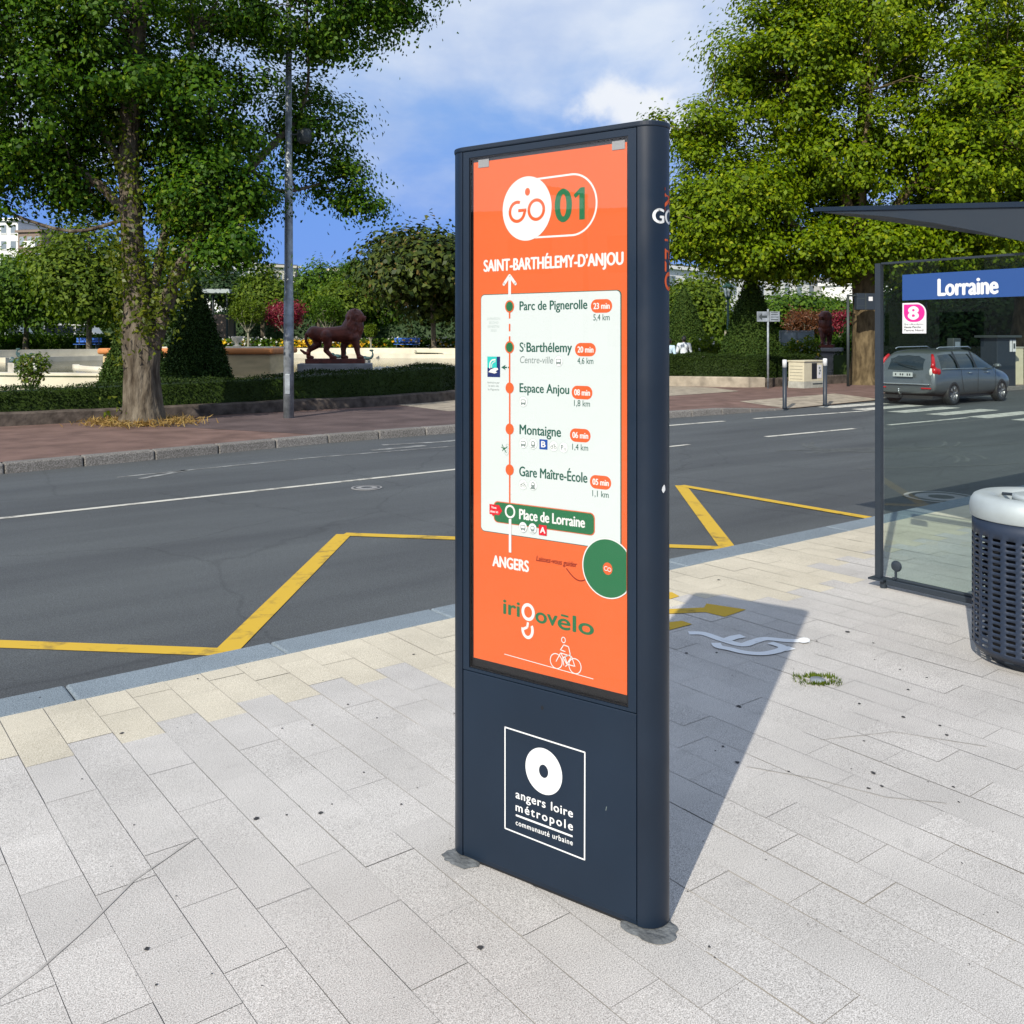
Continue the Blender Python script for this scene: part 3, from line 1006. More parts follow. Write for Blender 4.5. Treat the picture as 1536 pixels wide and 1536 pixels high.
def build_totem():
    S0 = .0571                      # the poster starts this far right of the left end
    W2 = .321
    mid = Vector((-.169 + .8173 * W2, 2.887 - .5753 * W2, 0))
    t = thing('information_totem', 'tall dark blue information totem with an orange cycle route poster, standing on the pale pavement', 'totem', mid, -math.atan2(.5753, .8173))
    X = lambda s: s - W2
    sl, sr, T = .020, .622, .12
    top = 2.176
    # two half-round end profiles
    for side, cx in ((-1, X(sl)), (1, X(sr))):
        poly = []
        for k in range(25):
            a = R(-90 + 180 * k / 24)
            poly.append((cx + side * .06 * math.cos(a), .06 + .06 * math.sin(a)))
        q = MB(); q.prism(poly if side > 0 else poly[::-1], .010, top)
        o = q.build('end_profile', 'blue_grey_profile', t)
        for p in o.data.polygons: p.use_smooth = abs(p.normal.z) < .5
        o.data.set_sharp_from_angle(angle=R(40))
        if side > 0:
            prof = o
    # core behind the panels
    q = MB(); q.box(X(sl) + .0005, X(sr) - .0005, .014, T - .003, .012, top - .002)
    q.build('core', 'seam_black', t)
    q = MB(); q.box(X(sl) + .002, X(sr) - .002, T - .0025, T, .012, top - .001); q.build('back_panel', 'blue_grey_paint', t)
    # top cap and foot
    def stadium(r, grow=0):
        P = []
        for k in range(25):
            a = R(-90 + 180 * k / 24); P.append((X(sr) + r * math.cos(a), .06 + r * math.sin(a)))
        for k in range(25):
            a = R(90 + 180 * k / 24); P.append((X(sl) + r * math.cos(a), .06 + r * math.sin(a)))
        return P
    q = MB(); q.prism(stadium(.0625), top, 2.192); o = q.build('top_cap', 'blue_grey_profile', t); bevel(o, .004, 2)
    q = MB(); q.prism(stadium(.052), -.004, .012); q.build('foot', 'seam_black', t)
    # door frame round the poster
    z0, z1 = .586, top - .0012
    fx0, fx1 = X(sl) + .003, X(sr) - .003
    ox0, ox1, oz0, oz1 = X(S0 - .0112), X(S0 + .5372), .625 - .030, .625 + 1.531
    q = MB()
    for a0, a1, b0, b1 in ((fx0, ox0, z0, z1), (ox1, fx1, z0, z1), (ox0, ox1, z0, oz0), (ox0, ox1, oz1, z1)):
        q.box(a0, a1, .0, .013, b0, b1)
    o = q.build('door_frame', 'blue_grey_paint', t)
    # a slim inner rebate
    q = MB()
    for a0, a1, b0, b1 in ((ox0 + .0005, ox0 + .004, oz0, oz1), (ox1 - .004, ox1 - .0005, oz0, oz1), (ox0 + .004, ox1 - .004, oz0 + .0005, oz0 + .004), (ox0 + .004, ox1 - .004, oz1 - .004, oz1 - .0005)):
        q.box(a0, a1, .0025, .0125, b0, b1)
    q.build('gasket', 'border_black', o)
    q = MB(); q.box(ox0 + .0045, ox1 - .0045, .0105, .0125, oz0 + .0045, oz1 - .0045); q.build('black_border', 'border_black', t)
    q = MB(); q.add([(ox0 + .0042, .004, oz0 + .0042), (ox1 - .0042, .004, oz0 + .0042), (ox1 - .0042, .004, oz1 - .0042), (ox0 + .0042, .004, oz1 - .0042)], [(0, 1, 2, 3)])
    q.build('glass_pane', 'poster_glass', t)
    # lower panel
    q = MB(); q.box(fx0, fx1, 0, .013, .022, z0 - .003)
    lower = q.build('lower_panel', 'blue_grey_paint', t); bevel(lower, .0015, 2)
    q = MB(); q.box(fx0, fx1, .002, .013, .011, .0215); q.build('bottom_rail', 'blue_grey_profile', t)

    # ---- the poster
    F = Face(X(S0), .625, .0088)
    q = MB(); F.poly(q, [(0, 0), (529, 0), (529, 1516), (0, 1516)], 0)
    poster = q.build('poster', 'poster_orange', t)
    for a in (39, 503):
        g = MB()
        g.box(F.x0 + (a - 20) * .001, F.x0 + (a + 20) * .001, .0068, .0086, .625 + 1.498, .625 + 1.522)
        g.build('poster_clip', 'holder_grey', poster)

    def art(name, mats, fn):
        g = MB(); fn(g); return g.build(name, mats, poster)

    def emblem(g):
        F.ell(g, 197, 1360, 87, 94.5, 3, 0, 72)
        # capsule outline: two straight lines and a half round
        for b in (1445, 1271.5): F.line(g, [(197, b - 2 if b > 1360 else b + 2), (352, b)], 5.5, 1, 0)
        F.ring(g, 352, 1358.2, 84, 89.5, 5.5, 1, 0, -90, 90)
        F.ell(g, 200, 1409, 9, 11.5, 4, 1, 24)
        F.ring(g, 231, 1354, 31, 33, 9.5, 4, 1)                       # O
        F.ring(g, 163, 1353, 31, 33, 9.5, 4, 1, 68, 352)              # G
        F.line(g, [(167, 1356), (196, 1356)], 9, 5, 1)
        F.line(g, [(193, 1357), (186, 1338)], 8, 6, 1)
    art('route_emblem', ['print_white', 'print_orange'], emblem)

    def number(g):
        F.text(g, '0', 298, 1314, 349, 90, 2, 0, .028)
        F.poly(g, [(377, 1314), (395, 1314), (395, 1405), (381, 1405), (358, 1386), (364, 1376), (377, 1386)], 2, 0)
    art('route_number', 'print_green', number)
    art('destination_lettering', 'print_white', lambda g: F.text(g, 'SAINT-BARTHÉLEMY-D’ANJOU', 40, 1181, 517, 34, 2, 0, .036))
    art('destination_lettering', 'print_white', lambda g: F.text(g, 'ANGERS', 73, 291, 203, 32, 2, 0, .036))

    def stem(g):
        F.line(g, [(138, 440), (138, 340)], 9, 8)
    art('route_stem', 'print_white', stem)

    def arrow(g):
        F.line(g, [(135.5, 1167), (135.5, 1100)], 9.5, 3)
        F.line(g, [(135.5, 1165), (114.5, 1140)], 9.5, 3.5, 0, True); F.line(g, [(135.5, 1165), (156.5, 1140)], 9.5, 4, 0, True)
    art('route_arrow', 'print_white', arrow)

    def panel(g):
        F.rrect(g, 27.5, 391.5, 512, 1111.5, 14, 1, 1)
        F.rrect(g, 29, 393.5, 508.5, 1109.5, 13, 2, 0)
    art('route_panel', ['poster_white', 'print_teal'], panel)

    def route(g):
        F.line(g, [(136, 830), (136, 470)], 5.5, 4, 0); F.line(g, [(135.6, 955), (135.6, 830)], 5.5, 4, 0)
        for a, b in ((1062, 1037), (1021, 999), (984, 968)): F.line(g, [(135.5, a), (135.5, b)], 5.5, 4, 0)
        for b in (1073, 951.5):
            F.ell(g, 135.5, b, 16.5, 18.5, 5, 0); F.ell(g, 135.5, b, 12.5, 14.5, 6, 1)
        for b in (830, 707.6, 586): F.ell(g, 135.8, b, 15, 16.5, 5, 0)
    art('route_line', ['print_orange', 'print_green'], route)

    for words, a0, base, a1, cap in (('Parc de Pignerolle', 172, 1061, 403, 26), ('Barthélemy', 197, 938.5, 352.5, 27), ('Espace Anjou', 172, 819, 343, 26), ('Montaigne', 172, 695, 315.5, 28), ('Gare Maître-École', 171, 571, 403, 28)):
        def stop(g, words=words, a0=a0, base=base, a1=a1, cap=cap):
            F.text(g, words, a0, base, a1, cap, 3, 0, .020)
            if words == 'Barthélemy':
                F.text(g, 'S', 172, base, 185.5, cap, 3, 0, .012); F.text(g, 't', 187, base + 13, 192.5, 13, 3, 0, .012)
        art('stop_name', 'print_teal', stop)
    art('stop_name', 'print_grey', lambda g: F.text(g, 'Centre-ville', 172, 905, 288, 20, 3, 0, 0.0, slant=.12))
    for words, a, b, km, ka, kb in (('23 min', 449, 1068, '5,4 km', 449, 1029), ('20 min', 397, 946, '4,6 km', 397, 907), ('08 min', 386, 824.5, '1,8 km', 386, 786.5), ('06 min', 380, 703, '1,4 km', 380, 662), ('05 min', 446, 576, '1,1 km', 446, 536)):
        art('time_badge', ['print_orange', 'print_white'], lambda g, words=words, a=a, b=b: (F.rrect(g, a - 34, b - 19, a + 34, b + 19, 18.5, 3, 0), F.text(g, words, a - 25, b - 8, a + 26, 16.5, 4, 1, .03)))
        art('distance_lettering', 'print_teal', lambda g, km=km, ka=ka, kb=kb: F.text(g, km, ka - 26, kb - 1, ka + 26, 17, 3, 0, .004))

    def vehicle_icon(g, a, b, lay=4, kind='bus'):
        F.ell(g, a, b, 14.5, 15.5, lay, 2, 28)
        F.ring(g, a, b, 14.5, 15.5, 1.0, lay + 1, 0, n=28)
        if kind == 'bus':
            F.rrect(g, a - 8.5, b - 7.5, a + 8.5, b + 6.5, 3, lay + 2, 1); F.rrect(g, a - 6.5, b - 2.5, a + 6.5, b + 4.5, 1.5, lay + 3, 2)
            F.ell(g, a - 5.5, b - 8, 2, 2, lay + 3, 1, 10); F.ell(g, a + 5.5, b - 8, 2, 2, lay + 3, 1, 10)
        elif kind == 'tram':
            F.rrect(g, a - 7, b - 8, a + 7, b + 8, 5, lay + 2, 1); F.rrect(g, a - 4.5, b - 2, a + 4.5, b + 5.5, 2, lay + 3, 2); F.line(g, [(a - 7, b - 10.5), (a + 7, b - 10.5)], 1.6, lay + 3, 1)
        elif kind == 'bike':
            F.ring(g, a - 6, b - 3, 4.5, 4.8, 1.3, lay + 2, 1, n=20); F.ring(g, a + 6, b - 3, 4.5, 4.8, 1.3, lay + 2, 1, n=20)
            F.line(g, [(a - 6, b - 3), (a - 2, b + 4), (a + 4, b + 4), (a + 6, b - 3)], 1.4, lay + 3, 1); F.line(g, [(a + 3, b + 7), (a + 6, b + 6)], 1.4, lay + 4, 1)
        elif kind == 'parking':
            F.text(g, 'P', a - 8, b - 6, a - 1, 13, lay + 2, 1, .02); F.ring(g, a + 5, b - 4, 4, 4, 1.2, lay + 2, 1, n=16)
        elif kind == 'train':
            F.rrect(g, a - 6.5, b - 6, a + 6.5, b + 9, 6, lay + 2, 1); F.poly(g, [(a - 6, b - 5), (a + 6, b - 5), (a + 9, b - 11), (a - 9, b - 11)], lay + 3, 1); F.rrect(g, a - 4.5, b + 1, a + 4.5, b + 6, 1.5, lay + 4, 2)
    IC = ['print_pale', 'print_grey', 'emblem_white']
    for a, b, k in ((308, 912.5, 'bus'), (185, 791, 'bus'), (185, 668.5, 'bus'), (220, 668.5, 'tram'), (291, 666.5, 'bike'), (325, 665, 'parking'), (184, 546.5, 'bike'), (219.5, 547.5, 'train')):
        art('connection_icon', IC, lambda g, a=a, b=b, k=k: vehicle_icon(g, a, b, 4, k))
    art('tram_line_badge', ['print_blue', 'print_white'], lambda g: (F.poly(g, [(242, 655), (270, 655), (270, 684), (242, 684)], 4, 0), F.text(g, 'B', 249, 661.5, 263, 17, 5, 1, .04)))

    def park_logo(g):
        F.poly(g, [(53, 861), (100.5, 861), (100.5, 923), (53, 923)], 3, 1)
        F.poly(g, [(53, 889), (88, 889), (88, 923), (53, 923)], 4, 0)
        F.line(g, [(62, 887), (63, 904), (70, 912), (84, 914)], 4.5, 5, 2)
        F.line(g, [(69, 889), (70, 900), (76, 906), (84, 908)], 2.2, 5.5, 2)
        F.poly(g, [(57, 876), (66, 884), (80, 889), (92, 889), (94, 884), (84, 879), (90, 875), (80, 872), (68, 874)], 6, 2)
        for b, w in ((842, 45), (832, 38), (821, 42)):
            F.text(g, {842: 'Itinéraire par', 832: 'le parc de', 821: 'la Pignerie'}[b], 76 - w / 2, b, 76 + w / 2, 5.5, 3, 3)
    art('park_logo', ['print_cyan', 'print_navy', 'print_white', 'print_grey'], park_logo)
    def note(g):
        for k, w in enumerate(('LIVRAISON', 'SECOND', 'SEMESTRE', '2025')):
            ww = (48, 36, 44, 22)[k]
            F.text(g, w, 76 - ww / 2, 1034 - 12 * k, 76 + ww / 2, 7, 3, 0)
    art('small_print', 'print_pale', note)
    def side_arrow(g):
        F.poly(g, [(105, 891), (121, 899), (117, 891), (121, 883)], 4, 0); F.line(g, [(118, 891), (126, 891)], 4, 4.5, 0)
        F.line(g, [(129.5, 891), (133, 891)], 4, 4.5, 0)
    art('direction_arrow', 'print_teal', side_arrow)
    def branch_bike(g):
        F.ring(g, 128, 655, 6, 8, 1.3, 4, 0, n=20); F.ring(g, 124, 636, 7, 8, 1.3, 4, 0, n=20)
        F.line(g, [(128, 655), (116, 646), (124, 636)], 2.2, 5, 1); F.line(g, [(105, 652), (114, 648), (108, 660)], 2.2, 5, 1); F.line(g, [(109, 641), (119, 652)], 2.2, 5.5, 1)
    art('bicycle_icon', ['print_pale', 'print_green'], branch_bike)

    def here(g):
        sk = lambda a: -(a - 250) * .012
        F.rrect(g, 77, 424, 428, 488, 15, 5, 2); F.rrect(g, 79.5, 426, 425.5, 485.5, 14, 6, 0)
        F.text(g, 'Place de Lorraine', 172, 444, 395.5, 29, 8, 1, .030)
        F.ring(g, 138, 462, 19, 20, 6, 9, 1); F.ell(g, 138, 462, 13.6, 14.6, 8, 0, 32)
    art('current_stop_banner', ['print_green', 'print_white', 'print_orange'], here)
    art('you_are_here_tab', ['print_red', 'print_white'], lambda g: (F.poly(g, [(62, 447), (70, 447), (75, 441), (81, 447), (98, 447), (109, 461), (98, 477), (62, 477)], 9, 0),
        F.text(g, 'Vous', 69, 465, 88, 7, 10, 1, .03), F.text(g, 'êtes ici', 66, 452.5, 94, 7, 10, 1, .03)))
    for a, k in ((185, 'bus'), (219, 'tram')):
        art('connection_icon', IC, lambda g, a=a, k=k: vehicle_icon(g, a, 421, 9, k))
    art('tram_line_badge', ['print_red', 'print_white'], lambda g: (F.poly(g, [(241, 405), (268, 405), (268, 435), (241, 435)], 9, 0), F.text(g, 'A', 246, 412, 263, 17, 10, 1, .04)))

    def guide(g):
        F.text(g, 'Laissez-vous guider', 231, 328, 368.5, 15, 3, 0, .016, slant=.16)
        pts = [(334 + 76 * t, 320 - 27 * math.sin(math.pi * min(1, t * 1.02) * .86) - 3 * t) for t in [k / 14 for k in range(15)]]
        F.line(g, pts, 3.0, 3, 0)
    art('hand_lettering', 'print_rust', guide)
    def disc(g):
        # the green disc runs out under the right-hand edge of the sheet
        for ra, rb, lay, mi in ((82, 84, 9, 1), (78.5, 80.5, 10, 0)):
            pts = []
            for k in range(72):
                t = 2 * math.pi * k / 72
                pts.append((min(528.5, 470 + ra * math.cos(t)), 339.5 + rb * math.sin(t)))
            F.poly(g, pts, lay, mi)
    art('green_disc', ['print_green', 'print_white'], disc)
    art('disc_emblem', ['print_orange', 'print_white'], lambda g: (F.ell(g, 470, 339, 15, 17, 11, 0, 32), F.ring(g, 465, 339, 6.5, 6.5, 1.8, 12, 1, 40, 350, 20), F.ring(g, 475.5, 337, 6, 6, 1.8, 12, 1, n=20)))

    def brand(g):
        F.text(g, 'iri', 113, 154, 171, 44, 3, 0, .024)
        F.text(g, 'ov', 229, 149, 303, 44, 3, 0, .024)
        F.text(g, 'elo', 306, 144, 423.5, 44.5, 3, 0, .024); F.line(g, [(316, 184), (341, 183)], 5.5, 4, 0)
        F.ring(g, 202, 173, 23.5, 26, 9.5, 3, 1)
        F.ring(g, 200, 121, 22, 27.5, 9, 3, 1, 172, 395)
        F.line(g, [(202, 143), (199, 128), (186, 121)], 7.5, 4, 1)
    art('scheme_lettering', ['print_green', 'print_white'], brand)

    def rider(g):
        F.line(g, [(116, 33), (423, 22.5)], 2.0, 3, 0)
        for a, b in ((300, 48.5), (363, 46.5)): F.ring(g, a, b, 21.5, 22.5, 2.6, 4, 0)
        F.line(g, [(300, 48), (315, 75), (352, 72), (363, 46), (336, 47), (315, 75)], 2.6, 5, 0, True)
        F.line(g, [(352, 72), (336, 47)], 2.6, 5, 0, True)
        F.line(g, [(348, 76), (342, 98), (326, 100), (315, 84), (330, 82)], 2.8, 6, 0, True)
        F.line(g, [(348, 76), (330, 68), (338, 45), (332, 40)], 2.8, 6, 0, True); F.line(g, [(343, 74), (322, 62), (326, 42)], 2.8, 6, 0, True)
        F.ring(g, 325, 114, 7.5, 9, 2.4, 6, 0, n=24)
    art('cyclist_drawing', 'print_white', rider)

    # ---- emblem on the lower panel
    G = Face(X(S0), .625, -.0003)
    g = MB()
    sq = [(124.7, -181), (400.5, -186), (399.5, -488), (124.7, -482)]
    for i in range(4):
        G.line(g, [sq[i], sq[(i + 1) % 4]], 4.2, 1 + .1 * i, 0, True)
    G.ring(g, 262, -276, 63.5, 66.5, 47.5, 1, 0, n=64)
    G.text(g, 'angers', 164, -380.5, 268, 24, 1, 0, .022, 1.12); G.text(g, 'loire', 288, -381, 360.5, 24, 1, 0, .022, 1.12)
    G.text(g, 'métropole', 164, -418, 360.5, 24, 1, 0, .022, 1.3)
    G.line(g, [(164, -431.5), (360, -434.5)], 5.5, 1)
    G.text(g, 'communauté urbaine', 164, -460, 360.5, 15, 1, 0, .016, 1.15)
    g.build('council_emblem', 'emblem_white', lower)
    g = MB(); G.ell(g, 257, -93, 5, 6.5, 1, 0, 18); g.build('lock_hole', 'seam_black', lower)
    g = MB(); G.line(g, [(468, -330), (470, -318)], 1.6, 1); g.build('scratch', 'print_grey', lower)

    # ---- letters running round the right-hand profile
    def wrap(words, z_base, height, a_mid, mname, upright=True, name='edge_lettering'):
        v, f = text_mesh(words, 1.0)
        s = height / .70
        x = v[:, 0] - v[:, 0].min(); y = v[:, 1]
        g = MB()
        for k, (dx, dz) in enumerate(BOLD):
            w = .03; rr = .0604 + .00008 * k
            if upright:
                ang = a_mid + ((x + dx * w) * s) / rr; z = z_base + (y + dz * w) * s
            else:                                   # reads downwards
                ang = a_mid + ((y + dz * w) * s - height / 2) / rr; z = z_base - (x + dx * w) * s
            g.add([(X(sr) + rr * math.sin(a), .06 - rr * math.cos(a), zz) for a, zz in zip(ang, z)], f)
        g.build(name, mname, prof)
    wrap('GO', 1.915, .039, R(41), 'emblem_white')
    wrap('IRI', 2.012, .046, R(100), 'print_orange', False)
    wrap('VÉLO', 1.890, .046, R(100), 'print_orange', False)
    # a torn scrap of white sticker on the edge
    g = MB(); rg = random.Random(4)
    P = []
    for k in range(11):
        a = 2 * math.pi * k / 11; rr = rg.uniform(.6, 1.1)
        P.append((R(74) + .13 * rr * math.cos(a), 1.196 + .013 * rr * math.sin(a)))
    g.add([(X(sr) + .0606 * math.sin(a), .06 - .0606 * math.cos(a), z) for a, z in P], [tuple(range(11))])
    g.build('sticker_scrap', 'emblem_white', prof)
    # cement smeared round the foot
    rg = random.Random(12)
    for cx, sx, cy, sy in ((X(.020), .066, .005, .056), (X(.645), .080, .030, .068)):
        P = []
        for k in range(26):
            a = 2 * math.pi * k / 26; rr = rg.uniform(.9, 1.06) + .08 * math.sin(3 * a + cx * 9)
            P.append((cx + sx * rr * math.cos(a), cy + sy * rr * math.sin(a)))
        q = MB(); n = len(P)
        v = [(x, y, .0022) for x, y in P] + [(cx + (x - cx) * .8, cy + (y - cy) * .8, .006) for x, y in P]
        q.add(v, [(i, (i + 1) % n, n + (i + 1) % n, n + i) for i in range(n)] + [tuple(range(n, 2 * n))])
        q.build('cement_patch', 'cement', t)


build_totem()

# ------------------------------------------------------------------ bus shelter
def build_shelter():
    # local frame: x along the kerb (away to the right), y towards the road
    base = uv(5.57, 3.33)
    t = thing('bus_shelter', 'grey steel and glass bus shelter with the Lorraine name board', 'bus shelter', base, TH)
    q = MB(); q.box(-.019, .019, -.019, .019, .055, 2.09); q.build('post', 'anthracite', t); 
    q = MB(); q.box(-.05, .05, -.055, .05, .048, .06); q.build('post_foot', 'anthracite', t)
    q = MB(); q.tube([(0, -.03, -.004), (0, -.03, .05)], .022, 10); q.build('levelling_foot', 'anthracite', t)
    L = 1.52
    q = MB(); q.box(-.028, .028, -L, -.062, .028, .064); q.box(-.012, .012, -L, -.09, .064, .080); o = q.build('bottom_rail', 'anthracite', t); bevel(o, .004, 2)
    q = MB(); q.box(-.012, .012, -L, -.02, 2.083, 2.095); q.build('top_rail', 'anthracite', t)
    q = MB(); q.box(-.004, .004, -L, -.036, .082, 2.082); gl = q.build('glass_pane', 'shelter_glass', t)
    gl.data.materials.append(MATS['window_grey'])
    q = MB(); q.box(-.019, .019, -L - .04, -L, .0, 2.3); q.build('post', 'anthracite', t)
    # round glass clamp
    q = MB()
    pr = [(.034, 0), (.036, .006), (.030, .016), (.014, .020), (.0001, .021)]
    q.lathe(pr, 24); v = [(-.006 - z, x, y) for x, y, z in q.v]; q.v = [(a, -.125 + b, .158 + c) for a, b, c in v]
    q.tube([(-.018, -.125, .078), (-.018, -.125, .13)], .008, 8)
    q.build('glass_clamp', 'anthracite', t)
    # name board and line number on the glass
    q = MB()
    vy = lambda v: v - 3.33
    ya, yb = vy(3.167), vy(1.82)
    q.box(-.0075, -.0045, yb, ya, 1.846, 2.008); board = q.build('name_board', 'sign_blue', t)
    # letters: x of the artwork runs towards -y here
    def put(mb, words, y0, base_, width, cap, mi=0, bold=0.0, off=-.0079, spacing=1.0):
        v, f = text_mesh(words, 1.0, 0, spacing)
        s = cap / .682
        x = (v[:, 0] - v[:, 0].min()) / (v[:, 0].max() - v[:, 0].min()) * width
        for k, (dx, dz) in enumerate(BOLD if bold else ((0, 0),)):
            mb.add([(off - .0001 * k, y0 - a - dx * bold * s, base_ + (b + dz * bold) * s) for a, b in zip(x, v[:, 1])], f, mi)
    q = MB(); put(q, 'Lorraine', vy(2.933), 1.868, .356, .100, 0, .035); q.build('name_lettering', 'emblem_white', board)
    # pink number
    y0 = vy(3.167); w = .157
    zb, zt = 1.637, 1.829
    q = MB()
    def rr(off, a0, a1, b0, b1, r, corners, mi):
        pts = []
        for (ca, cb, s, rad) in ((a0, b0, 180, corners[0]), (a1, b0, 270, corners[1]), (a1, b1, 0, corners[2]), (a0, b1, 90, corners[3])):
            if rad:
                cx = ca + rad if s in (180, 90) else ca - rad
                cz = cb + rad if s in (180, 270) else cb - rad
                for k in range(9):
                    an = R(s + 90 * k / 8); pts.append((cx + rad * math.cos(an), cz + rad * math.sin(an)))
            else:
                pts.append((ca, cb))
        q.add([(off, y0 - a, b) for a, b in pts], [tuple(range(len(pts)))], mi)
    rr(-.0065, 0, w, zb, zt, 0, (0, 0, .065, 0), 0)
    rr(-.0068, .010, w - .010, zb + .072, zt - .010, 0, (.056, .056, .052, 0), 1)
    put(q, '8', y0 - .043, zb + .090, .060, .076, 0, .06, -.0071)
    put(q, 'St-Aubin', y0 - .012, zb + .052, .125, .011, 2, .0, -.0071)
    put(q, 'Haute Perche', y0 - .012, zb + .034, .110, .012, 2, .02, -.0071)
    put(q, 'Tertre Nord', y0 - .010, zb + .014, .128, .012, 2, .02, -.0071)
    q.build('line_sticker', ['sticker_white', 'sticker_pink', 'black_print'], gl)
    # tapering roof: profile across the shelter, extruded along it
    x0, x1 = -.12, 3.9
    top = [(3.72, 2.482), (2.38, 2.362), (1.45, 2.29)]
    under = [(1.45, 1.98), (1.9, 2.03), (2.38, 2.145), (2.653, 2.232), (2.916, 2.306), (3.203, 2.372), (3.45, 2.418), (3.66, 2.446)]
    prof = [(vy(v), z) for v, z in top] + [(vy(v), z) for v, z in under]
    q = MB(); q.prism([(a, b) for a, b in prof[::-1]], x0 + .012, x1, 0, 'x')
    roof = q.build('roof', 'anthracite', t)
    # lip along the upper edge of the roof end
    lip = [(vy(3.735), 2.490), (vy(2.38), 2.370), (vy(1.45), 2.298), (vy(1.45), 2.268), (vy(2.38), 2.340), (vy(3.735), 2.463)]
    q = MB(); q.prism(lip[::-1], x0, x0 + .011, 0, 'x'); q.build('roof_edge', 'blue_grey_paint', roof)
    for xx in (1.5, 3.4):
        q = MB(); q.box(xx - .03, xx + .03, vy(1.60), vy(1.68), 0, 2.0); q.build('post', 'anthracite', t)


build_shelter()

# ------------------------------------------------------------------ litter bin
def build_bin():
    c = Vector((2.61, 4.62, 0))
    t = thing('litter_bin', 'round dark blue slotted litter bin with a metal ring lid', 'litter bin', c)
    q = MB(); q.lathe([(.20, 0), (.215, .004), (.215, .03), (.20, .045)], 40); q.build('base', 'anthracite', t, True)
    r = .30; z0, z1 = .055, .715
    ncol, nrow = 26, 19
    A, Z = [], []
    cut_a, cut_z = [], []
    for k in range(ncol):
        a = 2 * math.pi * k / ncol
        A += [a, a + .085, a + .160]; 
    # column: rib, slot (two steps)
    q = MB(); v = []; f = []
    angs = []
    slot = []
    for k in range(ncol):
        a = 2 * math.pi * k / ncol; w = 2 * math.pi / ncol
        for s, fr in enumerate((0, .20, .39, .6, .8)):
            angs.append(a + w * fr); slot.append(s in (2, 3, 4))
    zz = [z0, .085]; zs = [False, False]
    for k in range(nrow):
        b = .092 + k * .0295
        zz += [b, b + .0135]; zs += [True, False]
    zz += [.665, z1]; zs += [False]
    na = len(angs)
    rad = lambda z: r - (.016 if z < .07 else 0)
    for z in zz:
        for a in angs:
            v.append((rad(z) * math.cos(a), rad(z) * math.sin(a), z))
    for i in range(len(zz) - 1):
        for k in range(na):
            if zs[i] and slot[k]: continue
            f.append((i * na + k, i * na + (k + 1) % na, (i + 1) * na + (k + 1) % na, (i + 1) * na + k))
    q.add(v, f)
    o = q.build('slotted_shell', 'bin_blue', t, True)
    m = o.modifiers.new('thick', 'SOLIDIFY'); m.thickness = .003; m.offset = -1
    q = MB(); q.lathe([(.0001, .06), (.225, .06), (.225, .70)], 36); q.build('liner', 'bin_liner', t, True)
    prof = [(.304, .716), (.310, .722), (.312, .765), (.307, .795), (.292, .818), (.270, .828), (.235, .829), (.205, .822), (.19, .80), (.185, .75)]
    q = MB(); q.lathe(prof, 56); q.f = [x for x in q.f if len(x) == 4]
    o = q.build('ring_lid', 'brushed_metal', t, True)
    q = MB(); q.lathe([(.0001, .832), (.10, .832), (.118, .828), (.12, .815), (.12, .80)], 40); q.build('snuffer_plate', 'brushed_metal', t, True)
    for a in (0, 2.1, 4.2):
        q = MB(); q.tube([(.19 * math.cos(a), .19 * math.sin(a), .81), (.11 * math.cos(a), .11 * math.sin(a), .815)], .008, 6); q.build('bracket', 'anthracite', t)


build_bin()

# grass tuft round a small metal cap in the paving
def build_tuft():
    c = on(1225, 1021)
    rg = np.random.default_rng(2)
    t = thing('metal_cap', 'small round metal cap set in the slabs inside a ring of grass', 'metal cap', (c.x + .005, c.y, 0))
    q = MB(); q.lathe([(.034, -.002), (.036, .006), (.030, .010), (.0001, .012)], 24); q.build('cap', 'galvanised', t, True)
    v, f = [], []
    for k in range(420):
        a = rg.uniform(0, 2 * math.pi); r = rg.uniform(.045, .088) * (1.25 if abs(math.cos(a)) > .7 else .8)
        p = Vector((c.x + r * math.cos(a), c.y + r * math.sin(a), 0))
        d = Vector((math.cos(a) * rg.uniform(-.2, 1), math.sin(a) * rg.uniform(-.2, 1), rg.uniform(.5, 1.4))).normalized()
        h = rg.uniform(.010, .026); s = Vector((-d.y, d.x, 0)).normalized() * rg.uniform(.0018, .0035)
        i = len(v); v += [tuple(p - s), tuple(p + s), tuple(p + d * h + s * .3 + Vector((0, 0, -h * .15))), tuple(p + d * h - s * .3 + Vector((0, 0, -h * .15)))]
        f.append((i, i + 1, i + 2, i + 3))
    o = raw_mesh('grass_tuft', v, f, 'grass_blade')
    tag(o, 'green ring of grass growing between slabs right of the totem shadow', 'grass', kind='stuff')


build_tuft()

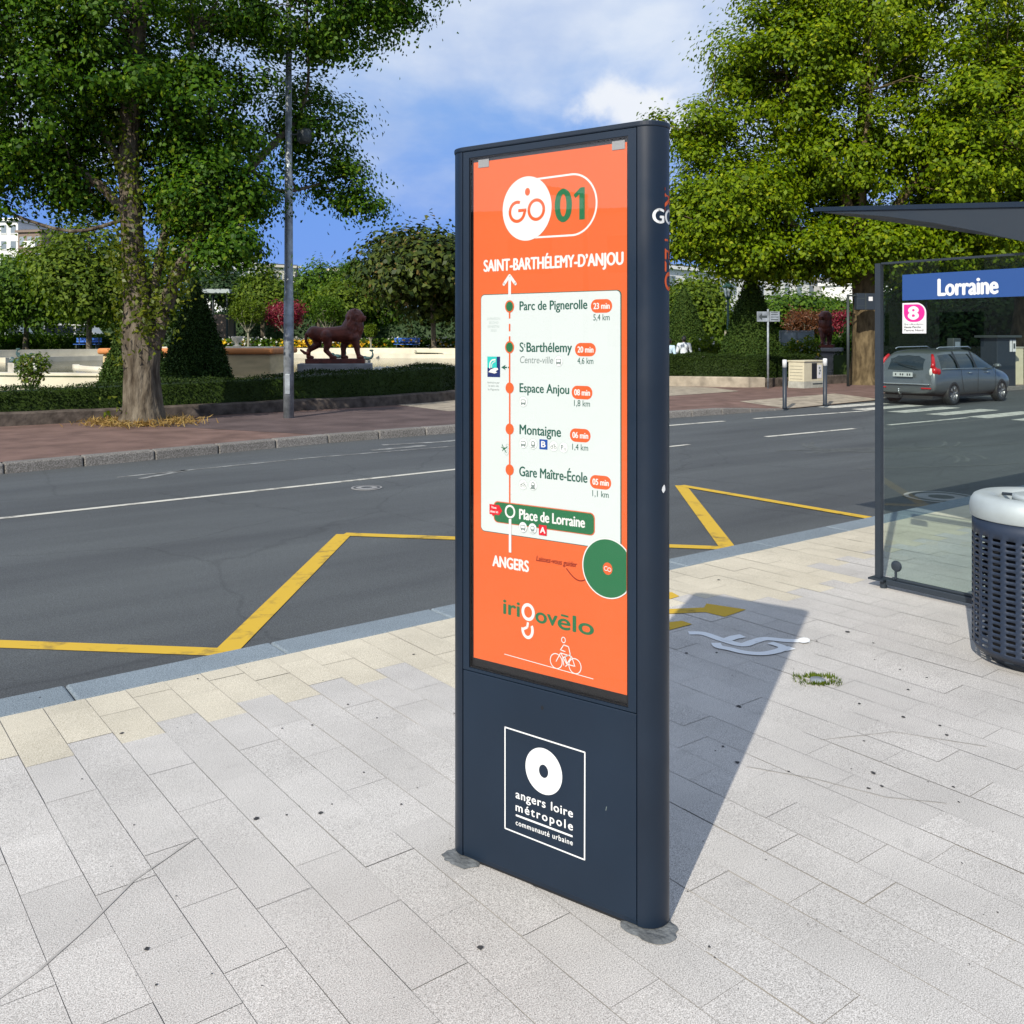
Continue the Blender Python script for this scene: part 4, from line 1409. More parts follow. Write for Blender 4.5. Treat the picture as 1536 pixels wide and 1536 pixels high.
# ------------------------------------------------------------------ vegetation builders
def tree(name, label, base, trunk, trunk_r, blobs, leaf, lsize, crad, lmat, bmat, seed, group=None, limbs=(), twig_r=.018, droop=.25, bias=.68, shoots=(), sides=14, cat='tree', aspect=.62, rough=.07, flat=.62, clumps=1.0):
    """trunk: path of the trunk (from the base); blobs: (centre, radii, number of leaf clumps); limbs: extra bare limbs (path, radii)"""
    rg = np.random.default_rng(seed)
    t = thing(name, label, cat, base, 0, group)
    mb = MB()
    path = smoothpath(trunk, 10 if sides > 16 else 5)
    rad = np.interp(np.linspace(0, 1, len(path)), np.linspace(0, 1, len(trunk_r)), trunk_r)
    n0 = len(mb.v)
    mb.tube(path, list(rad), sides, 0)
    # ribbed, fissured bark
    for i in range(n0, len(mb.v)):
        k = (i - n0) // sides
        if k < len(path):
            p = Vector(mb.v[i]); d = p - path[k]
            a = 2 * math.pi * ((i - n0) % sides) / sides
            r1 = 1 - 2 * abs(noise.noise(Vector((math.cos(a) * 3.4 + seed, math.sin(a) * 3.4, path[k].z * .8))))
            r2 = noise.noise(Vector((math.cos(a) * 1.1 + seed, math.sin(a) * 1.1, path[k].z * 1.6)))
            r3 = noise.noise(Vector((math.cos(a) * 9, math.sin(a) * 9 + seed, path[k].z * 2.6)))
            mb.v[i] = tuple(path[k] + d * (1 + rough * (.9 * r1 + 1.3 * r2 + .6 * r3)))
    nodes = [(p, r) for p, r in zip(path, rad) if p.z > path[-1].z * .33]
    for lp, lr in limbs:
        pth = smoothpath(lp, 4); rr = np.interp(np.linspace(0, 1, len(pth)), np.linspace(0, 1, len(lr)), lr)
        mb.tube(pth, list(rr), 9, 0)
        nodes += list(zip(pth, rr))
    for c, r, n in blobs:
        c = Vector(c)
        # the limb leaves the nearest wood that lies lower than the clump
        best = min(nodes, key=lambda q: (q[0] - c).length + 1.6 * max(0, q[0].z - c.z + .4 * r[2]))
        p, pr = best
        mid = p.lerp(c, .5) + Vector(rg.normal(size=3)) * .08 * (c - p).length + Vector((0, 0, -.10 * (c - p).length))
        end = c + Vector((0, 0, r[2] * .3))
        pth = smoothpath([p, mid, c, end], 4)
        r0 = min(pr * .7, .03 + .035 * max(r)); rr = np.linspace(r0, max(.015, twig_r), len(pth))
        mb.tube(pth, list(rr), 7, 0)
        nodes += list(zip(pth[2:], rr[2:]))
    NP = np.array([tuple(q[0]) for q in nodes])
    allp, allo, alls = [], [], []
    for c, r, n in blobs:
        c = np.array(c); r = np.array(r); n = max(2, int(n * clumps))
        d = rg.normal(size=(n, 3)); d /= np.linalg.norm(d, axis=1, keepdims=True)
        rho = rg.uniform(.12, 1, n) ** .42
        rho *= 1 + .13 * np.sin(d[:, 0] * 5 + seed) * np.cos(d[:, 2] * 4 + d[:, 1] * 3 + seed) + rg.normal(0, .06, n)
        cl = c + d * r * rho[:, None]
        for q, dd in zip(cl, d):
            k = np.argmin(np.sum((NP - q) ** 2, 1) + .5 * np.maximum(0, NP[:, 2] - q[2]) ** 2)
            a = NP[k]
            L = np.linalg.norm(q - a)
            m = (a + q) / 2 + rg.normal(size=3) * .10 * L + np.array([0, 0, .06 * L])
            mb.tube([a, m, q], [min(twig_r, nodes[k][1] * .8), twig_r * .65, twig_r * .25], 4, 0, False)
            nl = int(leaf * rg.uniform(.45, 1.5))
            cr = crad * rg.uniform(.6, 1.25)
            P = rg.normal(size=(nl, 3)) * np.array([cr, cr, cr * flat]) + q
            P[:, 2] -= droop * np.sqrt(np.sum((P[:, :2] - q[:2]) ** 2, 1))
            allp.append(P); 
            o = (P - q) / cr * .55 + dd * .5 + np.array([0, 0, .45])
            allo.append(o / np.linalg.norm(o, axis=1, keepdims=True))
    P = np.concatenate(allp); O = np.concatenate(allo)
    v, f = leaves(rg, P, lsize, O, bias, aspect, droop)
    mb.build('trunk', bmat, t, True)
    raw_mesh('crown', v, f, lmat, t)
    if shoots:
        Ps = []
        for c, r, n in shoots:
            Ps.append(rg.normal(size=(n, 3)) * np.array([r, r, r * 1.5]) + np.array(c))
        v, f = leaves(rg, np.concatenate(Ps), lsize * 1.05, None, 0, .66, 1.0)
        raw_mesh('trunk_shoots', v, f, 'leaf_shoot', t)
    return t


def shrub(name, label, base, blobs, n, lsize, lmat, seed, cat='shrub', group=None, stems=6, extra=None, bmat='twig', bias=.35, up=0.0, aspect=.6):
    rg = np.random.default_rng(seed)
    t = thing(name, label, cat, base, 0, group)
    P, O = [], []
    mb = MB()
    for c, r in blobs:
        c = np.array(c); r = np.array(r)
        d = rg.normal(size=(n, 3)); d /= np.linalg.norm(d, axis=1, keepdims=True)
        rho = rg.uniform(.05, 1, n) ** .45
        rho *= 1 + .16 * np.sin(d[:, 0] * 6 + seed) * np.cos(d[:, 2] * 5 + seed * 2)
        P.append(c + d * r * rho[:, None]); O.append(d * .8 + np.array([0, 0, .3 + up]))
        for k in range(stems):
            a = rg.uniform(0, 6.28); e = c + np.array([math.cos(a) * r[0] * .6, math.sin(a) * r[1] * .6, r[2] * rg.uniform(-.2, .6)])
            b0 = np.array([rg.normal() * .04, rg.normal() * .04, -.02])
            mb.tube([b0, (b0 + e) / 2 + rg.normal(size=3) * .04, e], [.014, .01, .004], 5)
    P = np.concatenate(P); O = np.concatenate(O); O /= np.linalg.norm(O, axis=1, keepdims=True)
    mb.build('stems', bmat, t, True)
    v, f = leaves(rg, P, lsize, O, bias, aspect)
    raw_mesh('foliage', v, f, lmat, t)
    if extra:
        em, en, es, nm = extra
        k = rg.choice(len(P), en)
        Q = P[k] * 1.0 + O[k] * lsize * .8
        v, f = leaves(rg, np.repeat(Q, 4, 0) + rg.normal(size=(en * 4, 3)) * es * .3, es, np.repeat(O[k], 4, 0), .5, .9)
        raw_mesh(nm, v, f, em, t)
    return t


def clipped(name, label, base, surface, core, n, lsize, lmat, seed, cat, group=None):
    """clipped evergreen: surface(rng, n) gives points and outward directions"""
    rg = np.random.default_rng(seed)
    P, O = surface(rg, n)
    P = P + rg.normal(size=P.shape) * lsize * .55
    v, f = leaves(rg, P, lsize, O, .35, .55)
    cv, cf = core
    v = np.concatenate([np.asarray(cv, float), v]); f = np.concatenate([np.asarray(cf), f + len(cv)])
    o = raw_mesh(name, v, f, lmat, None, base)
    tag(o, label, cat, group)
    return o


def cone_surface(r, h, p=.93):
    def s(rg, n):
        a = rg.uniform(0, 2 * math.pi, n); u = 1 - np.sqrt(rg.uniform(0, 1, n))
        rr = r * (1 - u) ** p * (1 + .025 * np.sin(a * 5) * np.sin(u * 17)); P = np.stack([rr * np.cos(a), rr * np.sin(a), u * h], 1)
        O = np.stack([np.cos(a), np.sin(a), np.full(n, r / h)], 1); O /= np.linalg.norm(O, axis=1, keepdims=True)
        return P, O
    k, m = 20, 12
    cv = [((r * .95) * (1 - j / m) ** p * math.cos(2 * math.pi * i / k), (r * .95) * (1 - j / m) ** p * math.sin(2 * math.pi * i / k), h * .985 * j / m) for j in range(m + 1) for i in range(k)]
    cf = [(j * k + i, j * k + (i + 1) % k, (j + 1) * k + (i + 1) % k, (j + 1) * k + i) for j in range(m) for i in range(k)]
    return s, (cv, cf)


def hedge(name, label, path, w, hts, n, lsize, lmat, seed, cat='hedge', z0=0.0, group=None):
    """clipped hedge along a path of world points"""
    P = [Vector(p) for p in path]
    seg = [(b - a).length for a, b in zip(P, P[1:])]
    cum = np.concatenate([[0], np.cumsum(seg)])
    X = np.array([[p.x, p.y] for p in P])
    tang = []
    for i in range(len(P)):
        d = P[min(i + 1, len(P) - 1)] - P[max(i - 1, 0)]; d.normalize(); tang.append((-d.y, d.x))
    tang = np.array(tang)
    def surface(rg, n):
        s = rg.uniform(0, cum[-1], n)
        x = np.interp(s, cum, X[:, 0]); y = np.interp(s, cum, X[:, 1])
        nx = np.interp(s, cum, tang[:, 0]); ny = np.interp(s, cum, tang[:, 1]); h = np.interp(s, cum, hts)
        h = h + .035 * np.sin(s * 1.7 + seed) + .02 * np.sin(s * 5.1)
        pick = rg.uniform(0, 1, n)
        side = np.where(pick < .48, -1.0, np.where(pick < .56, 1.0, 0.0))
        off = np.where(side == 0, rg.uniform(-w / 2, w / 2, n), side * (w / 2 + .02 * np.sin(s * 3)))
        z = np.where(side == 0, h, rg.uniform(0, 1, n) * h)
        # round the upper edges a little
        z = z - np.where(side == 0, .05 * (np.abs(off) / (w / 2)) ** 6, 0)
        Q = np.stack([x + nx * off, y + ny * off, z + z0], 1)
        O = np.stack([nx * side, ny * side, np.where(side == 0, 1.0, .25)], 1)
        O /= np.linalg.norm(O, axis=1, keepdims=True)
        return Q, O
    cv, cf = [], []
    for i, p in enumerate(P):
        a = tang[i] * (w / 2 - .04)
        for sx, zz in ((-1, z0), (-1, z0 + hts[i] - .06), (1, z0 + hts[i] - .06), (1, z0)):
            cv.append((p.x + a[0] * sx, p.y + a[1] * sx, zz))
    for i in range(len(P) - 1):
        for k in range(3):
            cf.append((4 * i + k, 4 * (i + 1) + k, 4 * (i + 1) + k + 1, 4 * i + k + 1))
    cf.append((0, 1, 2, 3)); e = 4 * (len(P) - 1); cf.append((e + 3, e + 2, e + 1, e))
    return clipped(name, label, (0, 0, 0), surface, (cv, cf), n, lsize, lmat, seed, cat, group)


def low_wall(name, label, path, w, hts, material, z0=-.05):
    P = [Vector(p) for p in path]
    mb = MB(); v, f = [], []
    # resample for an uneven old wall
    Q, H = [], []
    rg = random.Random(len(path))
    for i in range(len(P) - 1):
        n = max(1, int((P[i + 1] - P[i]).length / .55))
        for k in range(n):
            Q.append(P[i].lerp(P[i + 1], k / n)); H.append(hts[i] + (hts[i + 1] - hts[i]) * k / n + rg.uniform(-.012, .012))
    Q.append(P[-1]); H.append(hts[-1])
    for i, p in enumerate(Q):
        d = Q[min(i + 1, len(Q) - 1)] - Q[max(i - 1, 0)]; d.normalize(); nn = Vector((-d.y, d.x, 0)) * w / 2
        j = rg.uniform(-.008, .008)
        for sx, zz in ((-1, z0), (-1.0 + j * 4, H[i] - .03), (-.82, H[i]), (.82, H[i]), (1, H[i] - .03), (1, z0)):
            v.append((p.x + nn.x * sx, p.y + nn.y * sx, zz))
    for i in range(len(Q) - 1):
        for k in range(5):
            f.append((6 * i + k, 6 * (i + 1) + k, 6 * (i + 1) + k + 1, 6 * i + k + 1))
    f.append((5, 4, 3, 2, 1, 0)); e = 6 * (len(Q) - 1); f.append((e, e + 1, e + 2, e + 3, e + 4, e + 5))
    mb.add(v, f)
    return tag(mb.build(name, material), label, 'wall')


# ------------------------------------------------------------------ walls and hedges of the garden
def P2(lst, z=0): return [uv(a, b, z) for a, b in lst]


low_wall('garden_wall', 'low mossy stone wall, coloured dark as in shadow, under the long hedge behind the poplar and lamp post', P2([(-30, 19.05), (-10, 19.15), (3, 19.3), (8, 19.45), (10.7, 19.6), (12.6, 19.95), (13.9, 20.45), (15.2, 21.6)]), .30, [.25] * 8, 'dark_stone')  # moss and shadow both put into the wall's dark colour
low_wall('garden_wall', 'low pale concrete wall with rounded corner under the hedge right of the totem', P2([(23.3, 22.6), (24.1, 21.9), (24.7, 20.4), (25.1, 19.75), (25.7, 19.62)]), .32, [.33, .33, .34, .34, .33], 'old_concrete')
low_wall('garden_wall', 'low rough stone wall running behind the cream cabinet and bollards', P2([(25.9, 19.62), (30, 19.6), (45, 19.6), (70, 19.6)]), .30, [.30] * 4, 'dark_stone')
hedge('clipped_hedge', 'long low dark clipped hedge behind the poplar and the lamp post', P2([(-30, 19.75), (-10, 19.85), (3, 19.98), (8, 20.1), (10.7, 20.25), (12.3, 20.6), (13.4, 21.1), (14.6, 22.3)]), .95, [.62, .62, .66, .75, .83, .86, .88, .88], 90000, .045, 'leaf_hedge', 3)
hedge('clipped_hedge', 'shorter clipped hedge on the pale wall in front of two people', P2([(23.9, 22.9), (24.7, 22.3), (25.3, 21.2), (25.9, 20.35), (29.0, 20.3)]), .95, [1.05, 1.05, 1.04, 1.02, 1.0], 40000, .05, 'leaf_hedge', 5)
hedge('clipped_hedge', 'dark clipped hedge behind the plane tree and the car', P2([(32, 20.6), (45, 20.6), (70, 20.6)]), 1.0, [1.05, 1.1, 1.2], 40000, .07, 'leaf_hedge', 6)

# ------------------------------------------------------------------ the two street trees
B1 = Vector((-6.94, 17.5, -.02))
tree('street_tree', 'big dark poplar with leafy shoots on its ribbed grey trunk, left of the lamp post', B1,
     [(0, 0, 0), (.02, 0, .35), (-.01, 0, 1.0), (-.02, 0, 1.75), (-.13, .02, 2.6), (-.22, .05, 3.9), (-.26, .05, 5.6), (-.1, .1, 7.6), (.1, .1, 9.6), (.1, .1, 12)],
     [.43, .345, .30, .325, .20, .185, .165, .14, .11, .05],
     [((-2.3, -.1, 6.6), (2.2, 2.3, 1.9), 190), ((-3.9, .3, 7.6), (1.6, 2.0, 1.7), 70), ((-.1, -.2, 7.2), (1.8, 2.2, 1.5), 130), ((1.2, .3, 6.0), (1.2, 1.7, 1.2), 80), ((2.9, .9, 8.1), (2.2, 1.5, .8), 95), ((4.6, .3, 8.35), (1.3, .9, .6), 36),
      ((2.5, 2.6, 6.3), (1.0, .9, 1.1), 44), ((3.1, 2.7, 5.1), (.65, .5, .55), 20), ((3.75, 2.8, 4.55), (.45, .3, .2), 8), ((1.35, .2, 4.5), (.95, 1.1, .75), 58), ((1.9, -.1, 3.6), (.34, .4, .5), 16), ((1.45, -.2, 3.3), (.25, .3, .3), 7), ((-2.5, -.1, 5.0), (1.1, 1.2, .6), 44), ((-1.3, .2, 4.7), (.8, 1.0, .65), 36),
      ((-2.6, -.2, 4.05), (.22, .25, .3), 5), ((.55, .7, 4.7), (.75, .7, 1.1), 52), ((-.75, .6, 5.6), (.7, .8, .8), 30), ((.9, .5, 3.6), (.45, .5, .6), 16), ((-.2, 0, 9.6), (3.2, 3.4, 2.0), 130), ((-3.2, .5, 9.4), (2.4, 2.6, 2.0), 80), ((0, .5, 12), (2.6, 2.6, 2), 70)],
     185, .098, .25, 'leaf_poplar', 'bark', 11,
     limbs=[([(.16, 0, 1.5), (.38, 0, 2.05), (.62, .02, 2.75), (.95, .05, 3.4), (1.6, .5, 4.6), (2.5, 1.9, 6.2)], [.22, .15, .13, .12, .09, .05]),
            ([(.02, .15, 1.8), (.12, .25, 2.6), (.25, .3, 3.3), (.6, .3, 5.0), (.9, .2, 7.5)], [.13, .10, .09, .08, .05]),
            ([(-.2, 0, 3.9), (-1.0, -.1, 4.7), (-2.2, -.1, 5.3), (-3.4, 0, 5.9)], [.10, .075, .06, .03]),
            ([(-.24, 0, 4.6), (-.9, 0, 5.8), (-1.8, .1, 7.3)], [.10, .07, .04])],
     shoots=[((.32, -.25, 2.35), .16, 150), ((.48, -.22, 2.0), .15, 110), ((.15, -.33, 2.1), .12, 80), ((.68, -.12, 2.75), .17, 120), ((1.0, -.1, 3.35), .2, 110), ((-.28, -.2, 2.9), .12, 60), ((-.2, -.3, 3.6), .13, 55), ((-.35, -.2, 2.1), .09, 30),
             ((.1, -.25, 3.0), .14, 60), ((-.1, -.3, 4.4), .16, 60), ((.9, -.25, 2.55), .12, 50), ((-.42, -.2, .28), .10, 22), ((-.33, -.3, 1.25), .05, 14), ((-.45, -.22, 3.2), .14, 70), ((-.15, -.3, 5.0), .2, 90), ((-.35, -.25, 5.6), .2, 80), ((.05, -.3, 6.3), .25, 90), ((.25, -.25, 4.0), .2, 70), ((1.15, -.15, 3.8), .22, 110), ((1.35, -.1, 4.3), .2, 80), ((-.33, -.28, 2.5), .12, 50), ((-.05, -.36, 2.6), .16, 110), ((.2, -.34, 1.75), .12, 80), ((-.3, -.25, 1.75), .10, 50), ((-.1, -.3, 3.3), .17, 90), ((-.3, -.25, 4.6), .2, 100), ((.55, -.2, 3.1), .18, 110), ((.35, .05, 3.8), .22, 90)], sides=64, droop=.30, rough=.085, clumps=.74)
# straw round the foot
rg = np.random.default_rng(9); n = 900
a = rg.uniform(0, 2 * np.pi, n); r = .42 + np.abs(rg.normal(0, .22, n))
P = np.stack([B1.x + r * np.cos(a) * 1.35, B1.y + r * np.sin(a), .02 + rg.uniform(0, .09, n)], 1)
v, f = leaves(rg, P, .20, None, 0, .10)
tag(raw_mesh('straw', v, f, 'dry_grass'), 'dry straw-coloured grass lying round the foot of the poplar', 'dry grass', kind='stuff')

B2 = Vector((12.4, 32.9, -.02))
tree('street_tree', 'large sunlit yellow-green tree with pale flaking trunk beyond the bus shelter', B2,
     [(0, 0, 0), (0, 0, .4), (.03, 0, 1.6), (.05, 0, 3.1), (-.1, 0, 4.6), (-.2, 0, 7), (0, 0, 10), (.2, 0, 14)],
     [.56, .44, .40, .42, .33, .26, .18, .06],
     [((-4.7, -.5, 6.6), (2.4, 2.5, 2.0), 150), ((-2.8, -.3, 11.2), (2.7, 2.8, 2.6), 190), ((-.8, -.4, 8.3), (2.2, 2.0, 2.2), 112), ((3.3, -1.2, 8.7), (3.2, 3.2, 3.1), 260), ((-3.3, 0, 4.7), (2.8, 2.6, .95), 120), ((.1, 0, 4.9), (2.1, 2.4, 1.15), 90),
      ((.9, 0, 13.2), (4.0, 3.8, 2.6), 230), ((4.0, -.3, 5.6), (2.6, 2.6, 1.5), 120), ((6.4, 0, 11), (3.2, 3.2, 3.0), 170), ((-5.9, -.5, 8.9), (1.2, 1.4, .9), 30), ((-6.1, -.4, 5.6), (1.0, 1.2, 1.2), 30), ((1.5, 0, 16.5), (3.5, 3.5, 2.2), 80), ((-7.2, 0, 9.3), (.16, .2, .3), 3), ((-1.6, 1.5, 7.2), (2.2, 1.5, 2.0), 50)],
     200, .168, .37, 'leaf_linden', 'bark_plane', 23, twig_r=.03,
     limbs=[([(-.1, 0, 3.6), (-1.3, -.3, 4.6), (-3.0, -.4, 5.9), (-4.6, -.5, 6.8)], [.2, .15, .1, .05]), ([(0, 0, 4.2), (-1.0, -.6, 7), (-2.2, -.5, 10), (-2.8, -.3, 12)], [.22, .17, .11, .05]),
            ([(0, 0, 4.4), (1.0, -.7, 6.4), (2.6, -1.0, 8.4), (4, -1, 10)], [.2, .16, .1, .05]), ([(-.1, -.2, 5), (-.5, -1.2, 7.5), (-.3, -1.5, 10)], [.16, .11, .05])], sides=48, droop=.12, rough=.06, clumps=.72)
B3 = uv(42, 18.5, -.02)
tree('street_tree', 'shaded street tree seen through the shelter glass behind the dark kiosk', B3,
     [(0, 0, 0), (0, 0, 1.5), (.1, 0, 3.5), (0, 0, 7), (0, 0, 10)], [.5, .38, .33, .2, .06],
     [((-3.2, 0, 6.2), (2.8, 2.6, 2.2), 90), ((2.8, 0, 6.4), (2.8, 2.6, 2.2), 70), ((0, 0, 9), (3.6, 3.4, 2.6), 100), ((-1, -1.5, 4.9), (3, 2, 1.0), 70), ((-4.5, -.5, 4.3), (1.6, 1.6, 1.0), 40)],
     70, .26, .5, 'leaf_poplar', 'bark_plane', 31, twig_r=.03, droop=.12)


# ------------------------------------------------------------------ park trees and shrubs further back
def park_tree(label, px, hw, ytop, ybot, Y, lmat, seed, name='park_tree', ls=.30, n=6, dens=1.0, group='park trees beyond the fountain basin', bmat='bark', trunk_r=.16, flat=.62):
    rgp = random.Random(seed)
    x = (px - 768) / FPX * Y
    g = gz(x, Y) - .05
    zt = EYE - (ytop - HORIZON) / FPX * Y - g
    zb = max(.3, EYE - (ybot - HORIZON) / FPX * Y - g)
    rx = hw / FPX * Y
    zc, rz = (zt + zb) / 2, (zt - zb) / 2
    blobs = [((0, 0, zc + .1 * rz), (rx * .62, rx * .62, rz * .78), int(40 * dens))]
    for k in range(n):
        a = 2 * math.pi * k / n + rgp.uniform(-.4, .4)
        q = rgp.uniform(.45, .62)
        zz = zc + rz * rgp.uniform(-.45, .5)
        s = rgp.uniform(.38, .52)
        blobs.append(((rx * q * math.cos(a), rx * q * math.sin(a), zz), (rx * s, rx * s, rz * s * rgp.uniform(.8, 1.1)), int(26 * dens)))
    return tree(name, label, (x, Y, g), [(0, 0, 0), (rgp.uniform(-.1, .1), 0, zb * .7), (rgp.uniform(-.2, .2), 0, zc), (0, 0, zt * .85)], [trunk_r * 1.25, trunk_r, trunk_r * .8, .04], blobs, 46, ls, rx * .16 + .12, lmat, bmat, seed, group, sides=8, droop=.15, twig_r=.02, flat=flat)


T = park_tree
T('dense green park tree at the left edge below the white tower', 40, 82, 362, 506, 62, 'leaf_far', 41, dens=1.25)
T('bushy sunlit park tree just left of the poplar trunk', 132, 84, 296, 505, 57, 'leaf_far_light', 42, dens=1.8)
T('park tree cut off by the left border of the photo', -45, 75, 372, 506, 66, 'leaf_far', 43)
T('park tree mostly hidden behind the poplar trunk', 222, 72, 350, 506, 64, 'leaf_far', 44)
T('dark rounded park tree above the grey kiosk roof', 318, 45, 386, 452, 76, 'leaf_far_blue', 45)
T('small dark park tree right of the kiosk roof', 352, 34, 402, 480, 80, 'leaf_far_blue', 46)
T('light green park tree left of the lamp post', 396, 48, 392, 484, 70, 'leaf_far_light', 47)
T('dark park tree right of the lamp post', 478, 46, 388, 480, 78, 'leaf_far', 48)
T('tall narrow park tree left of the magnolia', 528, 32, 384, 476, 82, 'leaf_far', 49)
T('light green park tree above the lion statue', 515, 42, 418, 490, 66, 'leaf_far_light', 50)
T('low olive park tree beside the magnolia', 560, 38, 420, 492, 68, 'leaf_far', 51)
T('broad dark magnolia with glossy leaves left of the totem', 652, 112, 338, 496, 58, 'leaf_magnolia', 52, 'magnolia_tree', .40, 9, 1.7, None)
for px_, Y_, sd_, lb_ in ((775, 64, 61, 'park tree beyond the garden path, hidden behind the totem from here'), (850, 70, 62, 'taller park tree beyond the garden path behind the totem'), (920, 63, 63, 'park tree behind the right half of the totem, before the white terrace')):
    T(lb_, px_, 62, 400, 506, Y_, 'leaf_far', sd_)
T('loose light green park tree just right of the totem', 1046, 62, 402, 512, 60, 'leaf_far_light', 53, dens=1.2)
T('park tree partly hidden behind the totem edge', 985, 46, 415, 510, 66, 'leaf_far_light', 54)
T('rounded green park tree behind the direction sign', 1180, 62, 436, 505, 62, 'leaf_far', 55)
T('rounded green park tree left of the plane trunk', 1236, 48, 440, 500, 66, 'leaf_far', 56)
T('dark park tree behind the pink number sticker', 1385, 75, 418, 560, 52, 'leaf_yew_shaded', 57, dens=1.4)  # these trees behind the glass carry their shade in the leaf colour
T('dark park tree behind the middle of the shelter glass', 1460, 75, 425, 560, 50, 'leaf_yew_shaded', 58, dens=1.4)
T('dark park tree at the right border behind the shelter glass', 1560, 85, 420, 560, 50, 'leaf_yew_shaded', 59, dens=1.2)
T('dark park tree between plane trunk and shelter post', 1325, 52, 425, 560, 55, 'leaf_yew_shaded', 60, dens=1.2)

# far hedges that close the park
def fp(px, Y, z=0):
    p = at(px, HORIZON, Y); return Vector((p.x, p.y, 0))
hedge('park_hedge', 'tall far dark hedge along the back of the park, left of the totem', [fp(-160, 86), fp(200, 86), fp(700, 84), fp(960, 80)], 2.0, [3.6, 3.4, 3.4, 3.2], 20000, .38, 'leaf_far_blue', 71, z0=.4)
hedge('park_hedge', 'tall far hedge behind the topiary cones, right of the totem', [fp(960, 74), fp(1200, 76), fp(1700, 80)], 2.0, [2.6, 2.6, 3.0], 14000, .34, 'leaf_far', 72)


hedge('park_hedge', 'low dark hedge in front of the vans at far left', [fp(-80, 68), fp(60, 68), fp(215, 68)], 1.2, [1.0, 1.0, 1.0], 7000, .22, 'leaf_far', 73, z0=.8)


def vase_tree(label, px, ybase, ytop, hw, Y, lmat, seed, name='small_tree', group=None):
    p = at(px, ybase, Y); g = gz(p.x, Y)
    h = EYE - (ytop - HORIZON) / FPX * Y - g; rx = hw / FPX * Y
    rgp = random.Random(seed)
    limbs = []
    for k in range(7):
        a = 2 * math.pi * k / 7
        e = (rx * .75 * math.cos(a), rx * .75 * math.sin(a), h * .74)
        limbs.append(([(0, 0, h * .36), (e[0] * .4, e[1] * .4, h * .5), e], [.05, .035, .015]))
    blobs = [((rx * .5 * math.cos(k * 1.05), rx * .5 * math.sin(k * 1.05), h * .78), (rx * .48, rx * .48, h * .20), 26) for k in range(6)] + [((0, 0, h * .80), (rx * .55, rx * .55, h * .2), 30)]
    return tree(name, label, (p.x, Y, g - .03), [(0, 0, 0), (.03, 0, h * .2), (0, 0, h * .38)], [.08, .065, .06], blobs, 30, .17, rx * .13, lmat, 'pale_bark', seed, group, limbs, .012, 0.0, .25, sides=8, flat=1.2, aspect=.4)


vase_tree('small vase-shaped green tree with pale forked trunk', 372, 512, 450, 27, 58.8, 'leaf_far_light', 81)
vase_tree('small red-flowering tree half hidden by the lamp post', 428, 512, 456, 32, 60, 'leaf_red', 82)
vase_tree('small upright green tree just behind the lion on the pool', 492, 512, 446, 27, 60, 'leaf_far', 83)
vase_tree('tiny round-headed standard tree under the magnolia', 556, 512, 486, 9, 58.8, 'leaf_far_light', 84)
vase_tree('copper-leaved small tree left of the lion on the pedestal', 1205, 512, 466, 30, 58, 'leaf_copper', 85)
vase_tree('small pink-flowering tree right of the lion on the pedestal', 1266, 512, 466, 19, 58, 'leaf_red', 86)

# topiary cones
for px, Y, yt, hw, lab, lm, sd in ((294, 22.6, 418, 56, 'tall very dark topiary cone right of the poplar trunk', 'leaf_yew_shaded', 1), (203, 23.4, 436, 52, 'topiary cone half hidden behind the poplar trunk', 'leaf_yew_lit', 2),
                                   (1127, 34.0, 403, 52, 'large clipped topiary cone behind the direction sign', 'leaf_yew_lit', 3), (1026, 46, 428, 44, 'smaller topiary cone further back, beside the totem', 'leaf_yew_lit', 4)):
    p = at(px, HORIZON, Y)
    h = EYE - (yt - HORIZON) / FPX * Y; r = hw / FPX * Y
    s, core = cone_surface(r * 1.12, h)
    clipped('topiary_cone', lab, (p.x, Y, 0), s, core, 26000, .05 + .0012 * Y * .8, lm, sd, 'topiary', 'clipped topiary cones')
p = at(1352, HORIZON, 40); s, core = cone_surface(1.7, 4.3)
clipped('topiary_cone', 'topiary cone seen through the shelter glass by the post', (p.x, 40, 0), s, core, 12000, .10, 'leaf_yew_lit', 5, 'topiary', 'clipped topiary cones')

# shrubs
p = at(46, 551, 23.6)
shrub('rose_bush', 'small leafy rose bush standing above the hedge at far left', (p.x, p.y, 0), [((-.12, 0, .95), (.30, .3, .30)), ((.2, 0, 1.0), (.3, .3, .28)), ((.03, 0, .7), (.36, .3, .34))], 330, .095, 'rose_leaf', 91, 'rose bush', extra=('petals_white', 10, .06, 'blossom'))
for px, Y, w, h, lm, lab, sd, ex in ((1052, 37.5, 26, 1.75, 'leaf_far_light', 'pale yellow-green shrub in front of the cone, right of the people', 92, ('petals_white', 16, .10, 'blossom')), (1082, 38.5, 20, 1.6, 'leaf_far_light', 'yellow-green shrub beside the green lantern post', 93, None),
                                     (1204, 38.0, 30, 1.7, 'leaf_far_light', 'loose pale shrub left of the lion pedestal', 94, ('petals_yellow', 14, .09, 'blossom')), (1182, 39.5, 16, 1.5, 'rose_leaf', 'small shrub at the foot of the large topiary cone', 95, None), (1262, 41.5, 16, 1.8, 'leaf_far', 'green shrub between lion pedestal and plane trunk', 96, None)):
    p = at(px, HORIZON, Y); r = w / FPX * Y
    shrub('garden_shrub', lab, (p.x, Y, 0), [((0, 0, h * .55), (r, r, h * .45)), ((r * .4, 0, h * .75), (r * .5, r * .5, h * .3)), ((-r * .45, 0, h * .65), (r * .5, r * .5, h * .3))], 420, .13, lm, sd, extra=ex, group='shrubs of the garden bed')
